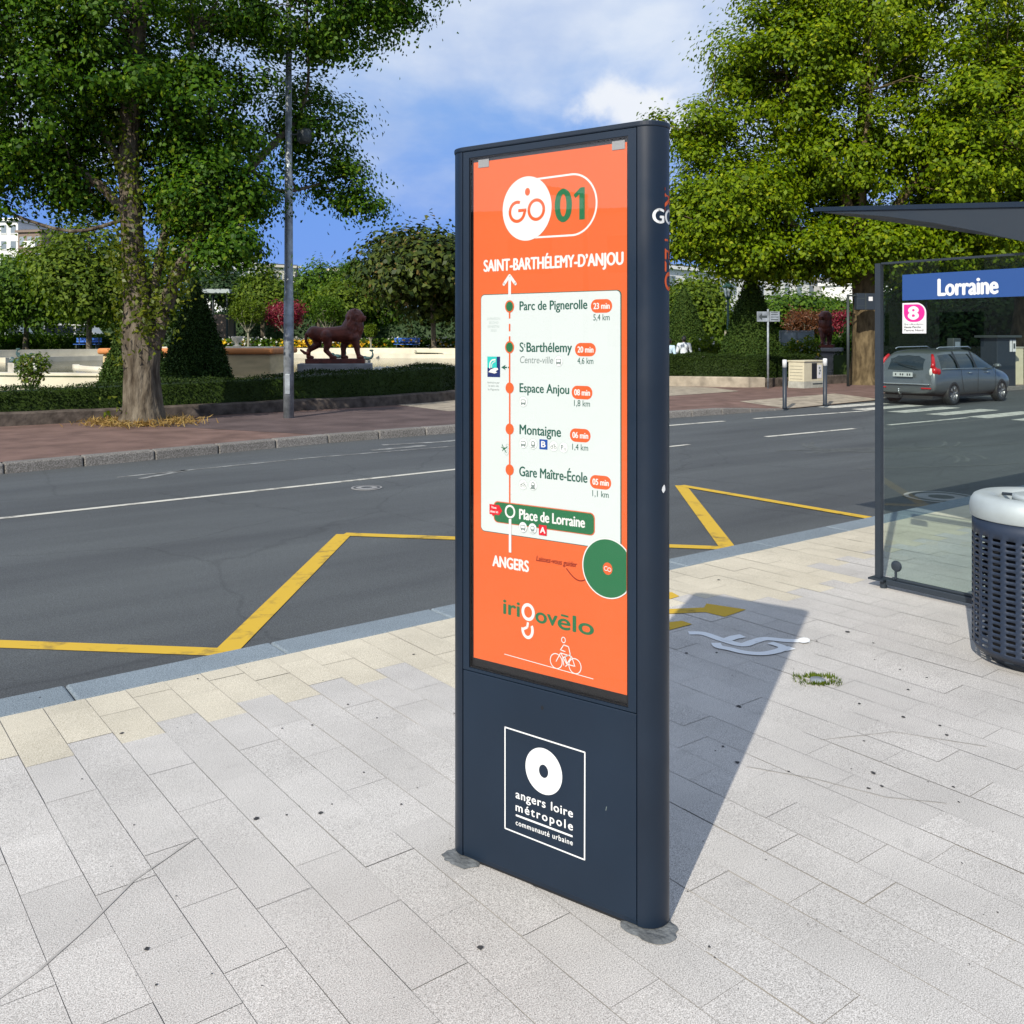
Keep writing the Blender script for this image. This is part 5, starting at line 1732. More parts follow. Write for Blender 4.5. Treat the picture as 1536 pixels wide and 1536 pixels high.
# flower beds along the far rim (uncountable)
rg = np.random.default_rng(14)
def bed(name, lab, mname, n, size, zlo, zhi, clumps, Y0, Y1, pxs):
    cx = rg.uniform(pxs[0], pxs[1], clumps); cy = rg.uniform(Y0, Y1, clumps)
    k = rg.integers(0, clumps, n)
    Y = cy[k] + rg.normal(0, .25, n); X = (cx[k] - 768) / FPX * cy[k] + rg.normal(0, .45, n)
    Z = np.array([gz(x, y) for x, y in zip(X, Y)]) + rg.uniform(zlo, zhi, n)
    v, f = leaves(rg, np.stack([X, Y, Z], 1), size, None, 0, .8)
    tag(raw_mesh(name, v, f, mname), lab, 'flower bed', kind='stuff')


bed('flower_bed_leaves', 'green leaves of the flower bed behind the far pool wall', 'leaf_far', 9000, .22, 0, .75, 70, 59.4, 61.5, (325, 700))
bed('yellow_flowers', 'yellow flowers in the bed behind the far pool wall', 'petals_yellow', 900, .20, .25, .7, 26, 59.2, 60.2, (325, 700))
bed('white_flowers', 'white flowers in the bed behind the far pool wall', 'petals_white', 420, .18, .3, .9, 20, 59.2, 60.5, (325, 700))
# small pale flowers along the near rim, right part
n = 2600
a = rg.uniform(R(-90), R(-48), n); rr = 15.6 + rg.uniform(0, .9, n)
P = np.stack([-10 + rr * np.cos(a), 42 + rr * np.sin(a), .66 + rg.uniform(0, .12, n)], 1)
P = P[P[:, 0] > -4.3]
v, f = leaves(rg, P, .085, None, 0, .9); tag(raw_mesh('rim_flowers', v, f, 'petals_white'), 'small pale flowers growing along the near pool rim right of the lion', 'flowers', kind='stuff')
n = 5000
a = rg.uniform(R(-90), R(-40), n); rr = 15.5 + rg.uniform(0, 1.0, n)
P = np.stack([-10 + rr * np.cos(a), 42 + rr * np.sin(a), .64 + rg.uniform(0, .09, n)], 1); P = P[P[:, 0] > -4.3]
v, f = leaves(rg, P, .10, None, 0, .5); tag(raw_mesh('rim_leaves', v, f, 'leaf_far_light'), 'low leaves growing along the near pool rim right of the lion', 'plants', kind='stuff')

# ------------------------------------------------------------------ fountain basin
def arc_wall(mb, c, r0, r1, z0, z1, a0, a1, n=80, mi=0):
    v, f = [], []
    for k in range(n + 1):
        a = R(a0 + (a1 - a0) * k / n)
        for r, z in ((r0, z0), (r0, z1), (r1, z1), (r1, z0)):
            v.append((c[0] + r * math.cos(a), c[1] + r * math.sin(a), z))
    for k in range(n):
        for j in range(4):
            f.append((4 * k + j, 4 * k + (j + 1) % 4, 4 * (k + 1) + (j + 1) % 4, 4 * (k + 1) + j))
    f += [(3, 2, 1, 0), (4 * n, 4 * n + 1, 4 * n + 2, 4 * n + 3)]
    mb.add(v, f, mi)


bc = (-10, 42)
t = thing('fountain_basin', 'wide round stone fountain basin with pale rim behind the hedge', 'fountain basin', (bc[0], bc[1], 0))
q = MB(); arc_wall(q, (0, 0), 16.0, 16.45, -.02, .60, 175, 365); o = q.build('near_rim', 'basin_stone', t)
q = MB(); arc_wall(q, (0, 0), 15.95, 16.52, .60, .665, 175, 365); q.build('rim_coping', 'basin_stone', t)
q = MB(); arc_wall(q, (0, 0), 16.0, 16.5, .2, 1.06, 5, 175); q.build('far_wall', 'basin_stone', t)
q = MB(); arc_wall(q, (0, 0), 15.5, 15.98, .2, .70, 15, 165); q.build('far_step', 'basin_stone', t)
q = MB(); arc_wall(q, (0, 0), 8.6, 8.85, .2, .56, 200, 262, 40); q.build('inner_ledge', 'basin_stone', t)
q = MB(); q.lathe([(.001, .1), (16.3, .1)], 64); q.build('basin_floor', 'soil', t)
w = MB(); w.add([(15.99 * math.cos(2 * math.pi * k / 96) + bc[0], 15.99 * math.sin(2 * math.pi * k / 96) + bc[1], .45) for k in range(96)], [tuple(range(96))])
tag(w.build('pool_water', 'pool_water'), kind='structure')

t = thing('fountain_plinth', 'broad sandstone plinth with orange coping at the pool rim', 'plinth', (-8.74, 26.2, 0))
q = MB(); q.box(-2.25, 2.25, -1.15, 1.5, -.02, 1.2); o = q.build('block', 'plinth_sand', t); bevel(o, .03, 2)
q = MB(); q.box(-2.30, 2.30, -1.2, 1.55, -.02, .62); o = q.build('base_course', 'plinth_sand', t); bevel(o, .03, 2)
q = MB(); q.box(-2.36, 2.36, -1.26, 1.61, 1.2, 1.36); o = q.build('coping', 'coping_orange', t); bevel(o, .06, 3)
q = MB(); q.box(-2.1, 2.1, -1.0, 1.35, 1.355, 1.385); q.build('top_slab', 'basin_stone', t)
t = thing('stone_urn', 'small pale stone urn on the right end of the plinth', 'urn', (-7.75, 26.3, 1.383))
q = MB(); q.lathe([(.11, 0), (.11, .04), (.05, .07), (.05, .11), (.13, .18), (.16, .27), (.15, .30), (.12, .30), (.10, .27), (.0001, .26)], 20); q.build('bowl', 'pale_stone', t, True)


def water_figure(label, loc, rz, first=[None], s=1.0):
    if first[0] is None:
        t = thing('bronze_figure', label, 'fountain figure', loc, rz, 'verdigris bronze figures in the pool')
        q = MB()
        q.ball((0, 0, .13), (.26, .16, .13)); q.ball((.24, 0, .25), (.12, .11, .10)); q.ball((.36, 0, .27), (.09, .06, .05))
        q.tube(smoothpath([(-.2, 0, .12), (-.42, .02, .16), (-.52, .03, .34), (-.46, .03, .52)], 5), [.11, .10, .09, .085, .08, .075, .07, .065, .06, .055, .05, .05, .045, .04, .03, .02], 10)
        q.ball((-.44, .03, .55), (.14, .03, .07)); q.ball((.05, .2, .10), (.16, .06, .05)); q.ball((.05, -.2, .10), (.16, .06, .05))
        sculpt(q, 'body', 'bronze_green', t, .025, 3)
        q = MB(); q.box(-.3, .3, -.22, .22, -1.2, .03); o = q.build('pad', 'pale_stone', t); bevel(o, .02)
        t.scale = (.62,) * 3; first[0] = t
        return t
    c = copy_tree(first[0]); c['label'] = label; c.location = loc; c.rotation_euler = (0, 0, rz); c.scale = (.62,) * 3
    return c


water_figure('dark green bronze figure above the rose bush at far left', at(40, 538, 33.5), .4)
water_figure('green bronze figure left of the rose bush, partly hidden', at(22, 545, 31.5), 2.6)
water_figure('green bronze figure seen between the legs of the lion', at(505, 538, 33), 3.6)
water_figure('green bronze figure just in front of the paws of the lion', at(546, 541, 31), 2.9)


# ------------------------------------------------------------------ cast iron lions
def cap(mb, a, b, r0, r1, n=12):
    a, b = Vector(a), Vector(b)
    mb.tube([a, a.lerp(b, .5), b], [r0, (r0 + r1) / 2, r1], n)
    mb.ball(a, r0, 0, n, 8); mb.ball(b, r1, 0, n, 8)


def build_lion(label, loc, rz):
    t = thing('lion_statue', label, 'statue', loc, rz, 'dark red iron lions of the garden')
    k = .00148
    q = MB()
    def pt(cx, cy, y=0): return ((cx - 750) * k, y, (1160 - cy) * k)
    def limb(pts, y, rs):
        for (a, b), (r0, r1) in zip(zip(pts, pts[1:]), zip(rs, rs[1:])):
            cap(q, pt(a[0], a[1], y), pt(b[0], b[1], y), r0 * k, r1 * k)
    # trunk: deep chest, narrow waist
    for (a, ra), (b, rb) in (((( 400, 715), 130), ((560, 725), 122)), (((560, 725), 122), ((760, 725), 140)), (((760, 725), 140), ((980, 715), 168))):
        cap(q, pt(*a), pt(*b), ra * k, rb * k, 16)
    q.ball(pt(1060, 720), (150 * k, 140 * k, 190 * k), 0, 16, 10)
    q.ball(pt(380, 700), (135 * k, 135 * k, 120 * k), 0, 16, 10)
    # mane and neck
    cap(q, pt(1010, 620), pt(1085, 470), 165 * k, 150 * k, 16)
    q.ball(pt(1085, 430), (165 * k, 165 * k, 165 * k), 0, 16, 10)
    q.ball(pt(1130, 600), (115 * k, 130 * k, 190 * k), 0, 14, 10)
    rgl = random.Random(6)
    for i in range(70):                       # locks of the mane
        a = rgl.uniform(0, 6.28); c = rgl.uniform(-1, 1); h = rgl.uniform(0, 1)
        cx = 1085 + 155 * math.cos(a) * (1 - .15 * h) - 30 * h; yy = 150 * math.sin(a); cy = 380 + 330 * h
        if math.cos(a) > .75 and h < .35: continue
        p0 = pt(cx, cy, yy * k); p1 = pt(cx - 18, cy + 80, yy * 1.02 * k)
        cap(q, p0, p1, 24 * k, 10 * k, 6)
    # head turned a little to the viewer
    q.ball(pt(1150, 400, -25 * k), (95 * k, 92 * k, 95 * k), 0, 14, 10)
    cap(q, pt(1185, 425, -40 * k), pt(1240, 440, -58 * k), 62 * k, 48 * k)
    q.ball(pt(1238, 480, -58 * k), (42 * k, 40 * k, 24 * k)); q.ball(pt(1272, 420, -66 * k), (22 * k, 26 * k, 18 * k))
    q.ball(pt(1195, 372, -85 * k), (22 * k, 14 * k, 14 * k)); q.ball(pt(1215, 372, 15 * k), (22 * k, 14 * k, 14 * k))
    q.ball(pt(1095, 300, -95 * k), (26 * k, 18 * k, 36 * k)); q.ball(pt(1095, 300, 75 * k), (26 * k, 18 * k, 36 * k))
    # legs
    limb([(420, 760), (430, 900), (275, 1010), (265, 1120)], .115, [110, 74, 42, 36]); cap(q, pt(265, 1130, .115), pt(335, 1138, .115), 36 * k, 32 * k)
    limb([(590, 760), (620, 890), (585, 1010), (690, 1120)], -.115, [118, 76, 46, 38]); cap(q, pt(680, 1130, -.115), pt(745, 1135, -.115), 38 * k, 34 * k)
    limb([(960, 790), (885, 930), (880, 1040), (875, 1120)], .105, [110, 60, 44, 38]); cap(q, pt(870, 1130, .105), pt(935, 1135, .105), 40 * k, 36 * k)
    limb([(1070, 780), (1120, 930), (1135, 1030), (1160, 1120)], -.11, [105, 62, 46, 38]); cap(q, pt(1155, 1130, -.11), pt(1215, 1135, -.11), 40 * k, 36 * k)
    # tail
    pth = smoothpath([pt(310, 640, 0), pt(235, 730, .02), pt(235, 850, .03), pt(285, 960, .05), pt(265, 1060, .06), pt(195, 1050, .06)], 6)
    q.tube(pth, [26 * k] * len(pth), 10); cap(q, pt(215, 1060, .06), pt(140, 1005, .06), 30 * k, 20 * k)
    sculpt(q, 'body', 'lion_iron', t, .013, 3, .45)
    q = MB(); q.box((235 - 750) * k, (1265 - 750) * k, -.30, .30, -80 * k, .004); o = q.build('statue_base', 'lion_iron', t); bevel(o, .008)
    return t


lz = EYE - (538.2 - HORIZON) / FPX * 24.5
p = at(503.5, 538.2, 24.5)
lion = build_lion('dark red iron lion walking right, on the low slab by the pool', p, .12)
t = thing('statue_pedestal', 'low grey stone slab under the walking lion by the pool', 'pedestal', (p.x, p.y, 0), .12)
q = MB(); q.box(-.95, .95, -.42, .42, -.02, p.z - 80 * .00148 - .002); o = q.build('slab', 'grey_stone', t); bevel(o, .02)
q = MB(); q.box(-1.05, 1.05, -.5, .5, -.02, .55); o = q.build('footing', 'grey_stone', t); bevel(o, .02)
p2 = at(1239, 517, 40.5)
l2 = copy_tree(lion); l2['label'] = 'dark red iron lion seen head-on, high on a grey pedestal'; l2.location = p2; l2.rotation_euler = (0, 0, R(-112)); l2.scale = (1.1, 1.1, 1.1)
t = thing('statue_pedestal', 'tall grey pedestal under the head-on lion left of the plane trunk', 'pedestal', (p2.x, p2.y, 0), R(-112))
hz = p2.z - 80 * .00148 * 1.1 - .002
q = MB(); q.box(-.75, .75, -.52, .52, .25, hz - .16); o = q.build('shaft', 'grey_stone', t); bevel(o, .02)
q = MB(); q.box(-.98, .98, -.68, .68, hz - .16, hz); o = q.build('cornice', 'grey_stone', t); bevel(o, .03, 3)
q = MB(); q.box(-.95, .95, -.66, .66, -.02, .25); o = q.build('base', 'grey_stone', t); bevel(o, .03)

# ------------------------------------------------------------------ street furniture across the road
p = on(433, 627, .01)
t = thing('lamp_post', 'tall galvanised lamp post standing beside the poplar on the far pavement', 'lamp post', (p.x, p.y, .0))
q = MB(); q.tube([(0, 0, -.02), (0, 0, 2.4), (0, 0, 2.42), (0, 0, 5.0), (0, 0, 5.02), (0, 0, 9.5)], [.105, .098, .088, .080, .070, .050], 20); q.build('pole', 'galvanised', t, True)
q = MB(); q.tube([(0, 0, 2.38), (0, 0, 2.44)], [.100, .100], 20); q.build('collar', 'galvanised', t)
q = MB(); q.box(-.05, .05, -.112, -.08, .5, .9); o = q.build('service_door', 'galvanised', t); bevel(o, .006)
q = MB(); q.tube([(0, 0, 9.3), (.5, -.6, 9.9), (1.0, -1.2, 10.0)], [.05, .045, .04], 10); q.build('arm', 'galvanised', t, True)
q = MB(); q.ball((1.2, -1.45, 10.0), (.30, .34, .09)); q.build('lamp_head', 'dark_pole', t, True)
q = MB(); q.tube([(.04, 0, 5.74), (.24, 0, 5.74)], .02, 8); q.build('bracket', 'dark_pole', t)
q = MB(); q.lathe([(.09, -.16), (.14, -.12), (.15, .08), (.11, .13), (.0001, .14)], 16, 0, (.32, 0, 5.72)); q.build('floodlight', 'dark_pole', t, True)

# two white-topped bollards by the crossing
def bollard(label, px, py, z, first=[None]):
    p = on(px, py, z)
    if first[0] is None:
        t = thing('bollard', label, 'bollard', p, 0, 'white-topped bollards by the crossing')
        q = MB(); q.lathe([(.056, -.02), (.056, .02), (.050, .05), (.050, .98)], 18); q.build('post', 'anthracite', t, True)
        q = MB(); q.lathe([(.054, .98), (.054, 1.14), (.048, 1.165), (.0001, 1.17)], 18); q.build('white_top', 'emblem_white', t, True)
        first[0] = t
        return t
    c = copy_tree(first[0]); c['label'] = label; c.location = p
    return c


bollard('dark bollard with white top left of the cream cabinet', 1177, 612, -.06)
bollard('dark bollard with white top right of the cream cabinet', 1237.5, 607, -.05)

# cream utility cabinet
t = thing('utility_cabinet', 'cream utility cabinet with a dark poster between the two bollards', 'cabinet', (9.48, 30.3, 0), TH)
q = MB(); q.box(-.01, 1.19, -.01, .61, -.02, .22); o = q.build('base', 'cabinet_base', t); bevel(o, .012)
q = MB(); q.box(0, 1.18, 0, .60, .22, .86); o = q.build('housing', 'cabinet_cream', t); bevel(o, .012)
q = MB(); q.box(-.03, 1.21, -.03, .63, .86, .91); o = q.build('lid', 'cabinet_cream', t); bevel(o, .015)
for k in range(5):
    q = MB(); q.box(-.006, .0, .06, .54, .30 + .105 * k, .308 + .105 * k); q.build('vent_slot', 'dark_pole', t)
q = MB(); q.box(.42, .70, -.008, -.001, .30, .82); q.build('dark_poster', 'black_print', t)
q = MB(); q.box(.72, .96, -.009, -.001, .32, .76); o = q.build('white_notice', 'sticker_white', t)
g = MB()
for k in range(3): g.ball((.84 + .03 * (k % 2), -.011, .48 + .09 * k), (.05, .002, .04), 0, 10, 6)
g.build('printed_figure', 'print_grey', o)
q = MB(); q.box(.46, 1.0, -.016, -.010, .12, .16); q.build('plinth_slot', 'dark_pole', t)

# two-panel direction sign, seen at an angle
p = on(1152, 583, 0)
t = thing('direction_sign', 'slim grey post with two small grey direction panels by the wall', 'direction sign', p, .1)
q = MB(); q.tube([(0, 0, -.02), (0, 0, 2.58)], .033, 12); q.build('post', 'galvanised', t, True)
for x0, x1, a in ((-.39, -.03, .25), (.03, .38, -.05)):
    q = MB(); q.box(x0, x1, -.055, -.035, 2.17, 2.50); o = q.build('panel', 'galvanised', t); bevel(o, .012)
    g = MB()
    if x0 < 0:
        g.add([(-.33, -.0565, 2.33), (-.22, -.0565, 2.45), (-.22, -.0565, 2.37), (-.05, -.0565, 2.37), (-.05, -.0565, 2.29), (-.22, -.0565, 2.29), (-.22, -.0565, 2.21)], [tuple(range(7))])
    else:
        for z in (2.23, 2.31, 2.39, 2.45): g.box(x0 + .05, x1 - .05 - (z % .03), -.0565, -.0555, z, z + .025)
    g.build('print', 'dark_pole', o)
    q = MB(); q.box(x0 + .02, x1 - .02, -.036, -.02, 2.30, 2.35); q.build('bracket', 'dark_pole', t)

# green lantern post in the garden
p = at(1092, HORIZON, 41)
t = thing('garden_lantern', 'dark green garden lantern post with a white notice, between two topiary cones', 'lantern', (p.x, 41, 0))
q = MB(); q.tube([(0, 0, -.02), (0, 0, .6), (0, 0, .62), (0, 0, 3.35)], [.09, .085, .055, .045], 12); q.build('pole', 'lamp_green', t, True)
q = MB(); q.lathe([(.05, 3.34), (.13, 3.42), (.12, 3.45), (.22, 3.86), (.26, 3.88), (.26, 3.92), (.10, 4.08), (.05, 4.12), (.02, 4.24), (.0001, 4.25)], 6); q.build('lantern_frame', 'lamp_green', t)
for k in range(6):
    a = math.pi / 3 * (k + .5); q = MB()
    def lp(r, z, s): return (r * math.cos(a) - s * math.sin(a), r * math.sin(a) + s * math.cos(a), z)
    q.add([lp(.112, 3.48, -.045), lp(.112, 3.48, .045), lp(.192, 3.84, .085), lp(.192, 3.84, -.085)], [(0, 1, 2, 3)]); q.build('pane', 'lamp_glass', t)
q = MB(); q.box(-.17, .07, -.065, -.05, 1.55, 1.98); q.build('notice', 'cabinet_cream', t)

# box sign on a thin pole in front of the plane trunk
t = thing('box_sign', 'dark box sign with a small white label on a thin pole before the plane trunk', 'box sign', (at(1272, HORIZON, 31.6).x, 31.6, 0), .1)
q = MB(); q.tube([(0, 0, -.02), (0, 0, 3.12)], .045, 10); q.build('pole', 'dark_pole', t, True)
q = MB(); q.tube([(0, 0, 3.08), (.30, 0, 3.08)], .03, 8); q.build('arm', 'dark_pole', t)
q = MB(); q.box(.26, .92, -.10, .10, 2.60, 3.16); o = q.build('box', 'anthracite', t); bevel(o, .015)
q = MB(); q.box(.56, .59, -.115, -.10, 2.60, 3.16); q.box(.28, .56, -.108, -.10, 2.97, 3.0); q.box(.28, .56, -.108, -.10, 2.72, 2.74); q.build('rib', 'dark_pole', o)
q = MB(); q.box(.68, .82, -.108, -.10, 2.90, 3.04); q.build('label_plate', 'sticker_white', o)

# grey lamp post behind the car
t = thing('lamp_post', 'plain grey lamp post rising behind the roof of the grey car', 'lamp post', (at(1384, HORIZON, 40).x, 40, 0))
q = MB(); q.tube([(0, 0, -.02), (0, 0, 3), (0, 0, 9)], [.20, .18, .12], 16); q.build('pole', 'dark_pole', t, True)
q = MB(); q.tube([(0, 0, 8.9), (-.8, -.9, 9.2)], [.05, .04], 8); q.build('arm', 'dark_pole', t)
q = MB(); q.ball((-1.0, -1.15, 9.22), (.3, .33, .08)); q.build('lamp_head', 'dark_pole', t, True)
# parking meter beyond the car
p = at(1431, 507, 31.0)
t = thing('parking_meter', 'dark parking meter whose head shows above the roof of the grey car', 'parking meter', (p.x, 31, 0), .5)
q = MB(); q.box(-.13, .13, -.10, .10, -.02, 1.2); o = q.build('column', 'anthracite', t); bevel(o, .02)
q = MB(); q.box(-.20, .20, -.13, .13, 1.2, 1.64); o = q.build('head', 'dark_pole', t); bevel(o, .04, 3)
q = MB(); q.box(-.12, .12, -.136, -.13, 1.36, 1.52); q.build('screen', 'window_grey', t)
# dark information kiosk and cream cabinet at the right border
p = at(1497, HORIZON, 32.0)
t = thing('dark_kiosk', 'dark flat-topped kiosk with white notices at the right border behind the glass', 'kiosk', (p.x, 32.0, 0), .35)
q = MB(); q.box(-.42, .42, -.35, .35, -.02, 1.66); o = q.build('body', 'anthracite', t); bevel(o, .02)
q = MB(); q.box(-.55, .55, -.48, .48, 1.66, 1.74); q.build('roof', 'dark_pole', t)
for x0, x1 in ((.14, .24), (.27, .41)):
    q = MB(); q.box(x0, x1, -.358, -.35, 1.18, 1.58); o = q.build('notice', 'sticker_white', t)
q = MB(); q.box(.30, .38, -.3585, -.358, 1.28, 1.46); q.build('print', 'dark_pole', o)
p = at(1524, HORIZON, 33.0)
t = thing('utility_cabinet', 'narrow cream cabinet right of the dark kiosk at the right border', 'cabinet', (p.x, 33, 0), .2)
q = MB(); q.box(-.17, .17, -.17, .17, -.02, 1.3); o = q.build('housing', 'cabinet_cream', t); bevel(o, .015)
q = MB(); q.box(-.20, .20, -.20, .20, 1.3, 1.34); q.build('lid', 'cabinet_base', t)

# blue benches by the far flower bed
def bench(label, px, Y, w, first=[None]):
    p = at(px, HORIZON, Y); g = gz(p.x, Y)
    if first[0] is None:
        t = thing('park_bench', label, 'bench', (p.x, Y, g), 0, 'blue park benches beyond the basin')
        q = MB()
        for k in range(3): q.box(-.8, .8, -.22 + .15 * k, -.09 + .15 * k, .42, .455)
        q.build('seat', 'bench_blue', t)
        q = MB(); q.box(-.8, .8, .24, .27, .56, .68); q.box(-.8, .8, .25, .28, .72, .84); q.build('backrest', 'bench_blue', t)
        for x in (-.62, .62):
            q = MB(); q.box(x - .03, x + .03, -.2, .24, 0, .42); q.box(x - .03, x + .03, .22, .26, .40, .84); q.build('leg', 'dark_pole', t)
        first[0] = t
        return t
    c = copy_tree(first[0]); c['label'] = label; c.location = (p.x, Y, g)
    return c


bench('blue park bench under the magnolia behind the pale pool wall', 610, 58.9, 1.6)
bench('blue park bench far left, above the pool wall left of the poplar', 131, 58.9, 1.6)

# glass-panelled barrier right of the large cone
t = thing('garden_barrier', 'low grey barrier with panels behind the shrub right of the large cone', 'barrier', (at(1195, HORIZON, 44).x, 44, 0), .05)
for x in (-.8, 0, .8):
    q = MB(); q.box(x - .03, x + .03, -.03, .03, -.02, 2.0); q.build('post', 'galvanised', t)
q = MB(); q.box(-.8, .8, -.035, .035, 1.96, 2.02); q.build('rail', 'galvanised', t)
for x in (-.4, .4):
    q = MB(); q.box(x - .36, x + .36, -.01, .01, .8, 1.95); q.build('panel', 'window_grey', t)


# ------------------------------------------------------------------ people behind the hedge
def person(name, label, loc, rz, shirt, lean=0.0, arm=0.15, hairlen=.0):
    t = thing(name, label, 'person', loc, rz)
    q = MB()
    def sw(x, y, z): return (x, y - lean * max(0, z - .9) ** 1.2, z)
    for s in (-1, 1):
        cap(q, (s * .09, .02 * s, .92), (s * .095, .10 * s, .50), .085, .058); cap(q, (s * .095, .10 * s, .50), (s * .095, .03 * s, .09), .055, .038)
        cap(q, (s * .095, .03 * s, .05), (s * .105, .03 * s - .16, .035), .04, .034)
        cap(q, sw(s * .20, 0, 1.40), sw(s * .26, .02 + .03 * s, 1.12), .052, .040); cap(q, sw(s * .26, .02 + .03 * s, 1.12), sw(s * .25, -.10 - arm * (s > 0), .90), .038, .028)
        q.ball(sw(s * .25, -.12 - arm * (s > 0), .84), (.032, .04, .055))
        for f_ in range(4):
            b = sw(s * .25 + (f_ - 1.5) * .016, -.13 - arm * (s > 0), .80); cap(q, b, (b[0], b[1] - .015, b[2] - .05), .010, .008, 6)
    cap(q, sw(0, 0, .95), sw(0, 0, 1.15), .135, .125); cap(q, sw(-.10, 0, 1.32), sw(.10, 0, 1.32), .12, .12); cap(q, sw(0, 0, 1.2), sw(0, .01, 1.36), .125, .12)
    cap(q, sw(0, 0, 1.42), sw(0, -.02, 1.52), .055, .05); q.ball(sw(0, -.03, 1.61), (.078, .095, .115), 0, 14, 10)
    q.ball(sw(0, -.125, 1.60), (.016, .022, .022)); q.ball(sw(.08, -.03, 1.60), (.014, .02, .03)); q.ball(sw(-.08, -.03, 1.60), (.014, .02, .03))
    sculpt(q, 'body', 'skin', t, .014, 3, .4)
    q = MB()
    cap(q, sw(0, 0, .93), sw(0, 0, 1.15), .165, .150); cap(q, sw(-.11, 0, 1.33), sw(.11, 0, 1.33), .138, .138); cap(q, sw(0, 0, 1.2), sw(0, .01, 1.36), .145, .13)
    for s in (-1, 1):
        cap(q, sw(s * .20, 0, 1.39), sw(s * .265, .02 + .03 * s, 1.12), .075, .062); cap(q, sw(s * .265, .02 + .03 * s, 1.12), sw(s * .252, -.08 - arm * (s > 0), .94), .058, .045)
    sculpt(q, 'shirt', shirt, t, .018, 3, .4)
    q = MB()
    for s in (-1, 1):
        cap(q, (s * .09, .02 * s, .93), (s * .095, .10 * s, .50), .108, .08); cap(q, (s * .095, .10 * s, .50), (s * .095, .03 * s, .10), .078, .062)
    cap(q, (-.07, 0, .96), (.07, 0, .96), .12, .12)
    sculpt(q, 'trousers', 'trousers', t, .018, 3, .4)
    q = MB(); q.ball(sw(0, -.008, 1.645), (.092, .102, .098), 0, 14, 10); q.ball(sw(0, .045, 1.60), (.080, .06, .09 + hairlen))
    if hairlen: q.ball(sw(0, .07, 1.50), (.07, .05, .12))
    sculpt(q, 'hair', 'hair', t, .014, 2, .4)
    return t


p = at(1026, HORIZON, 37)
person('person', 'person in a loose pale shirt walking behind the hedge right of the totem', (p.x, 37, .0), R(170), 'shirt_white')
p = at(1002, HORIZON, 37.5)
person('person', 'person with dark hair in a light blue top leaning forward at the totem edge', (p.x, 37.5, -.10), R(150), 'shirt_blue', .22, .2, .06)


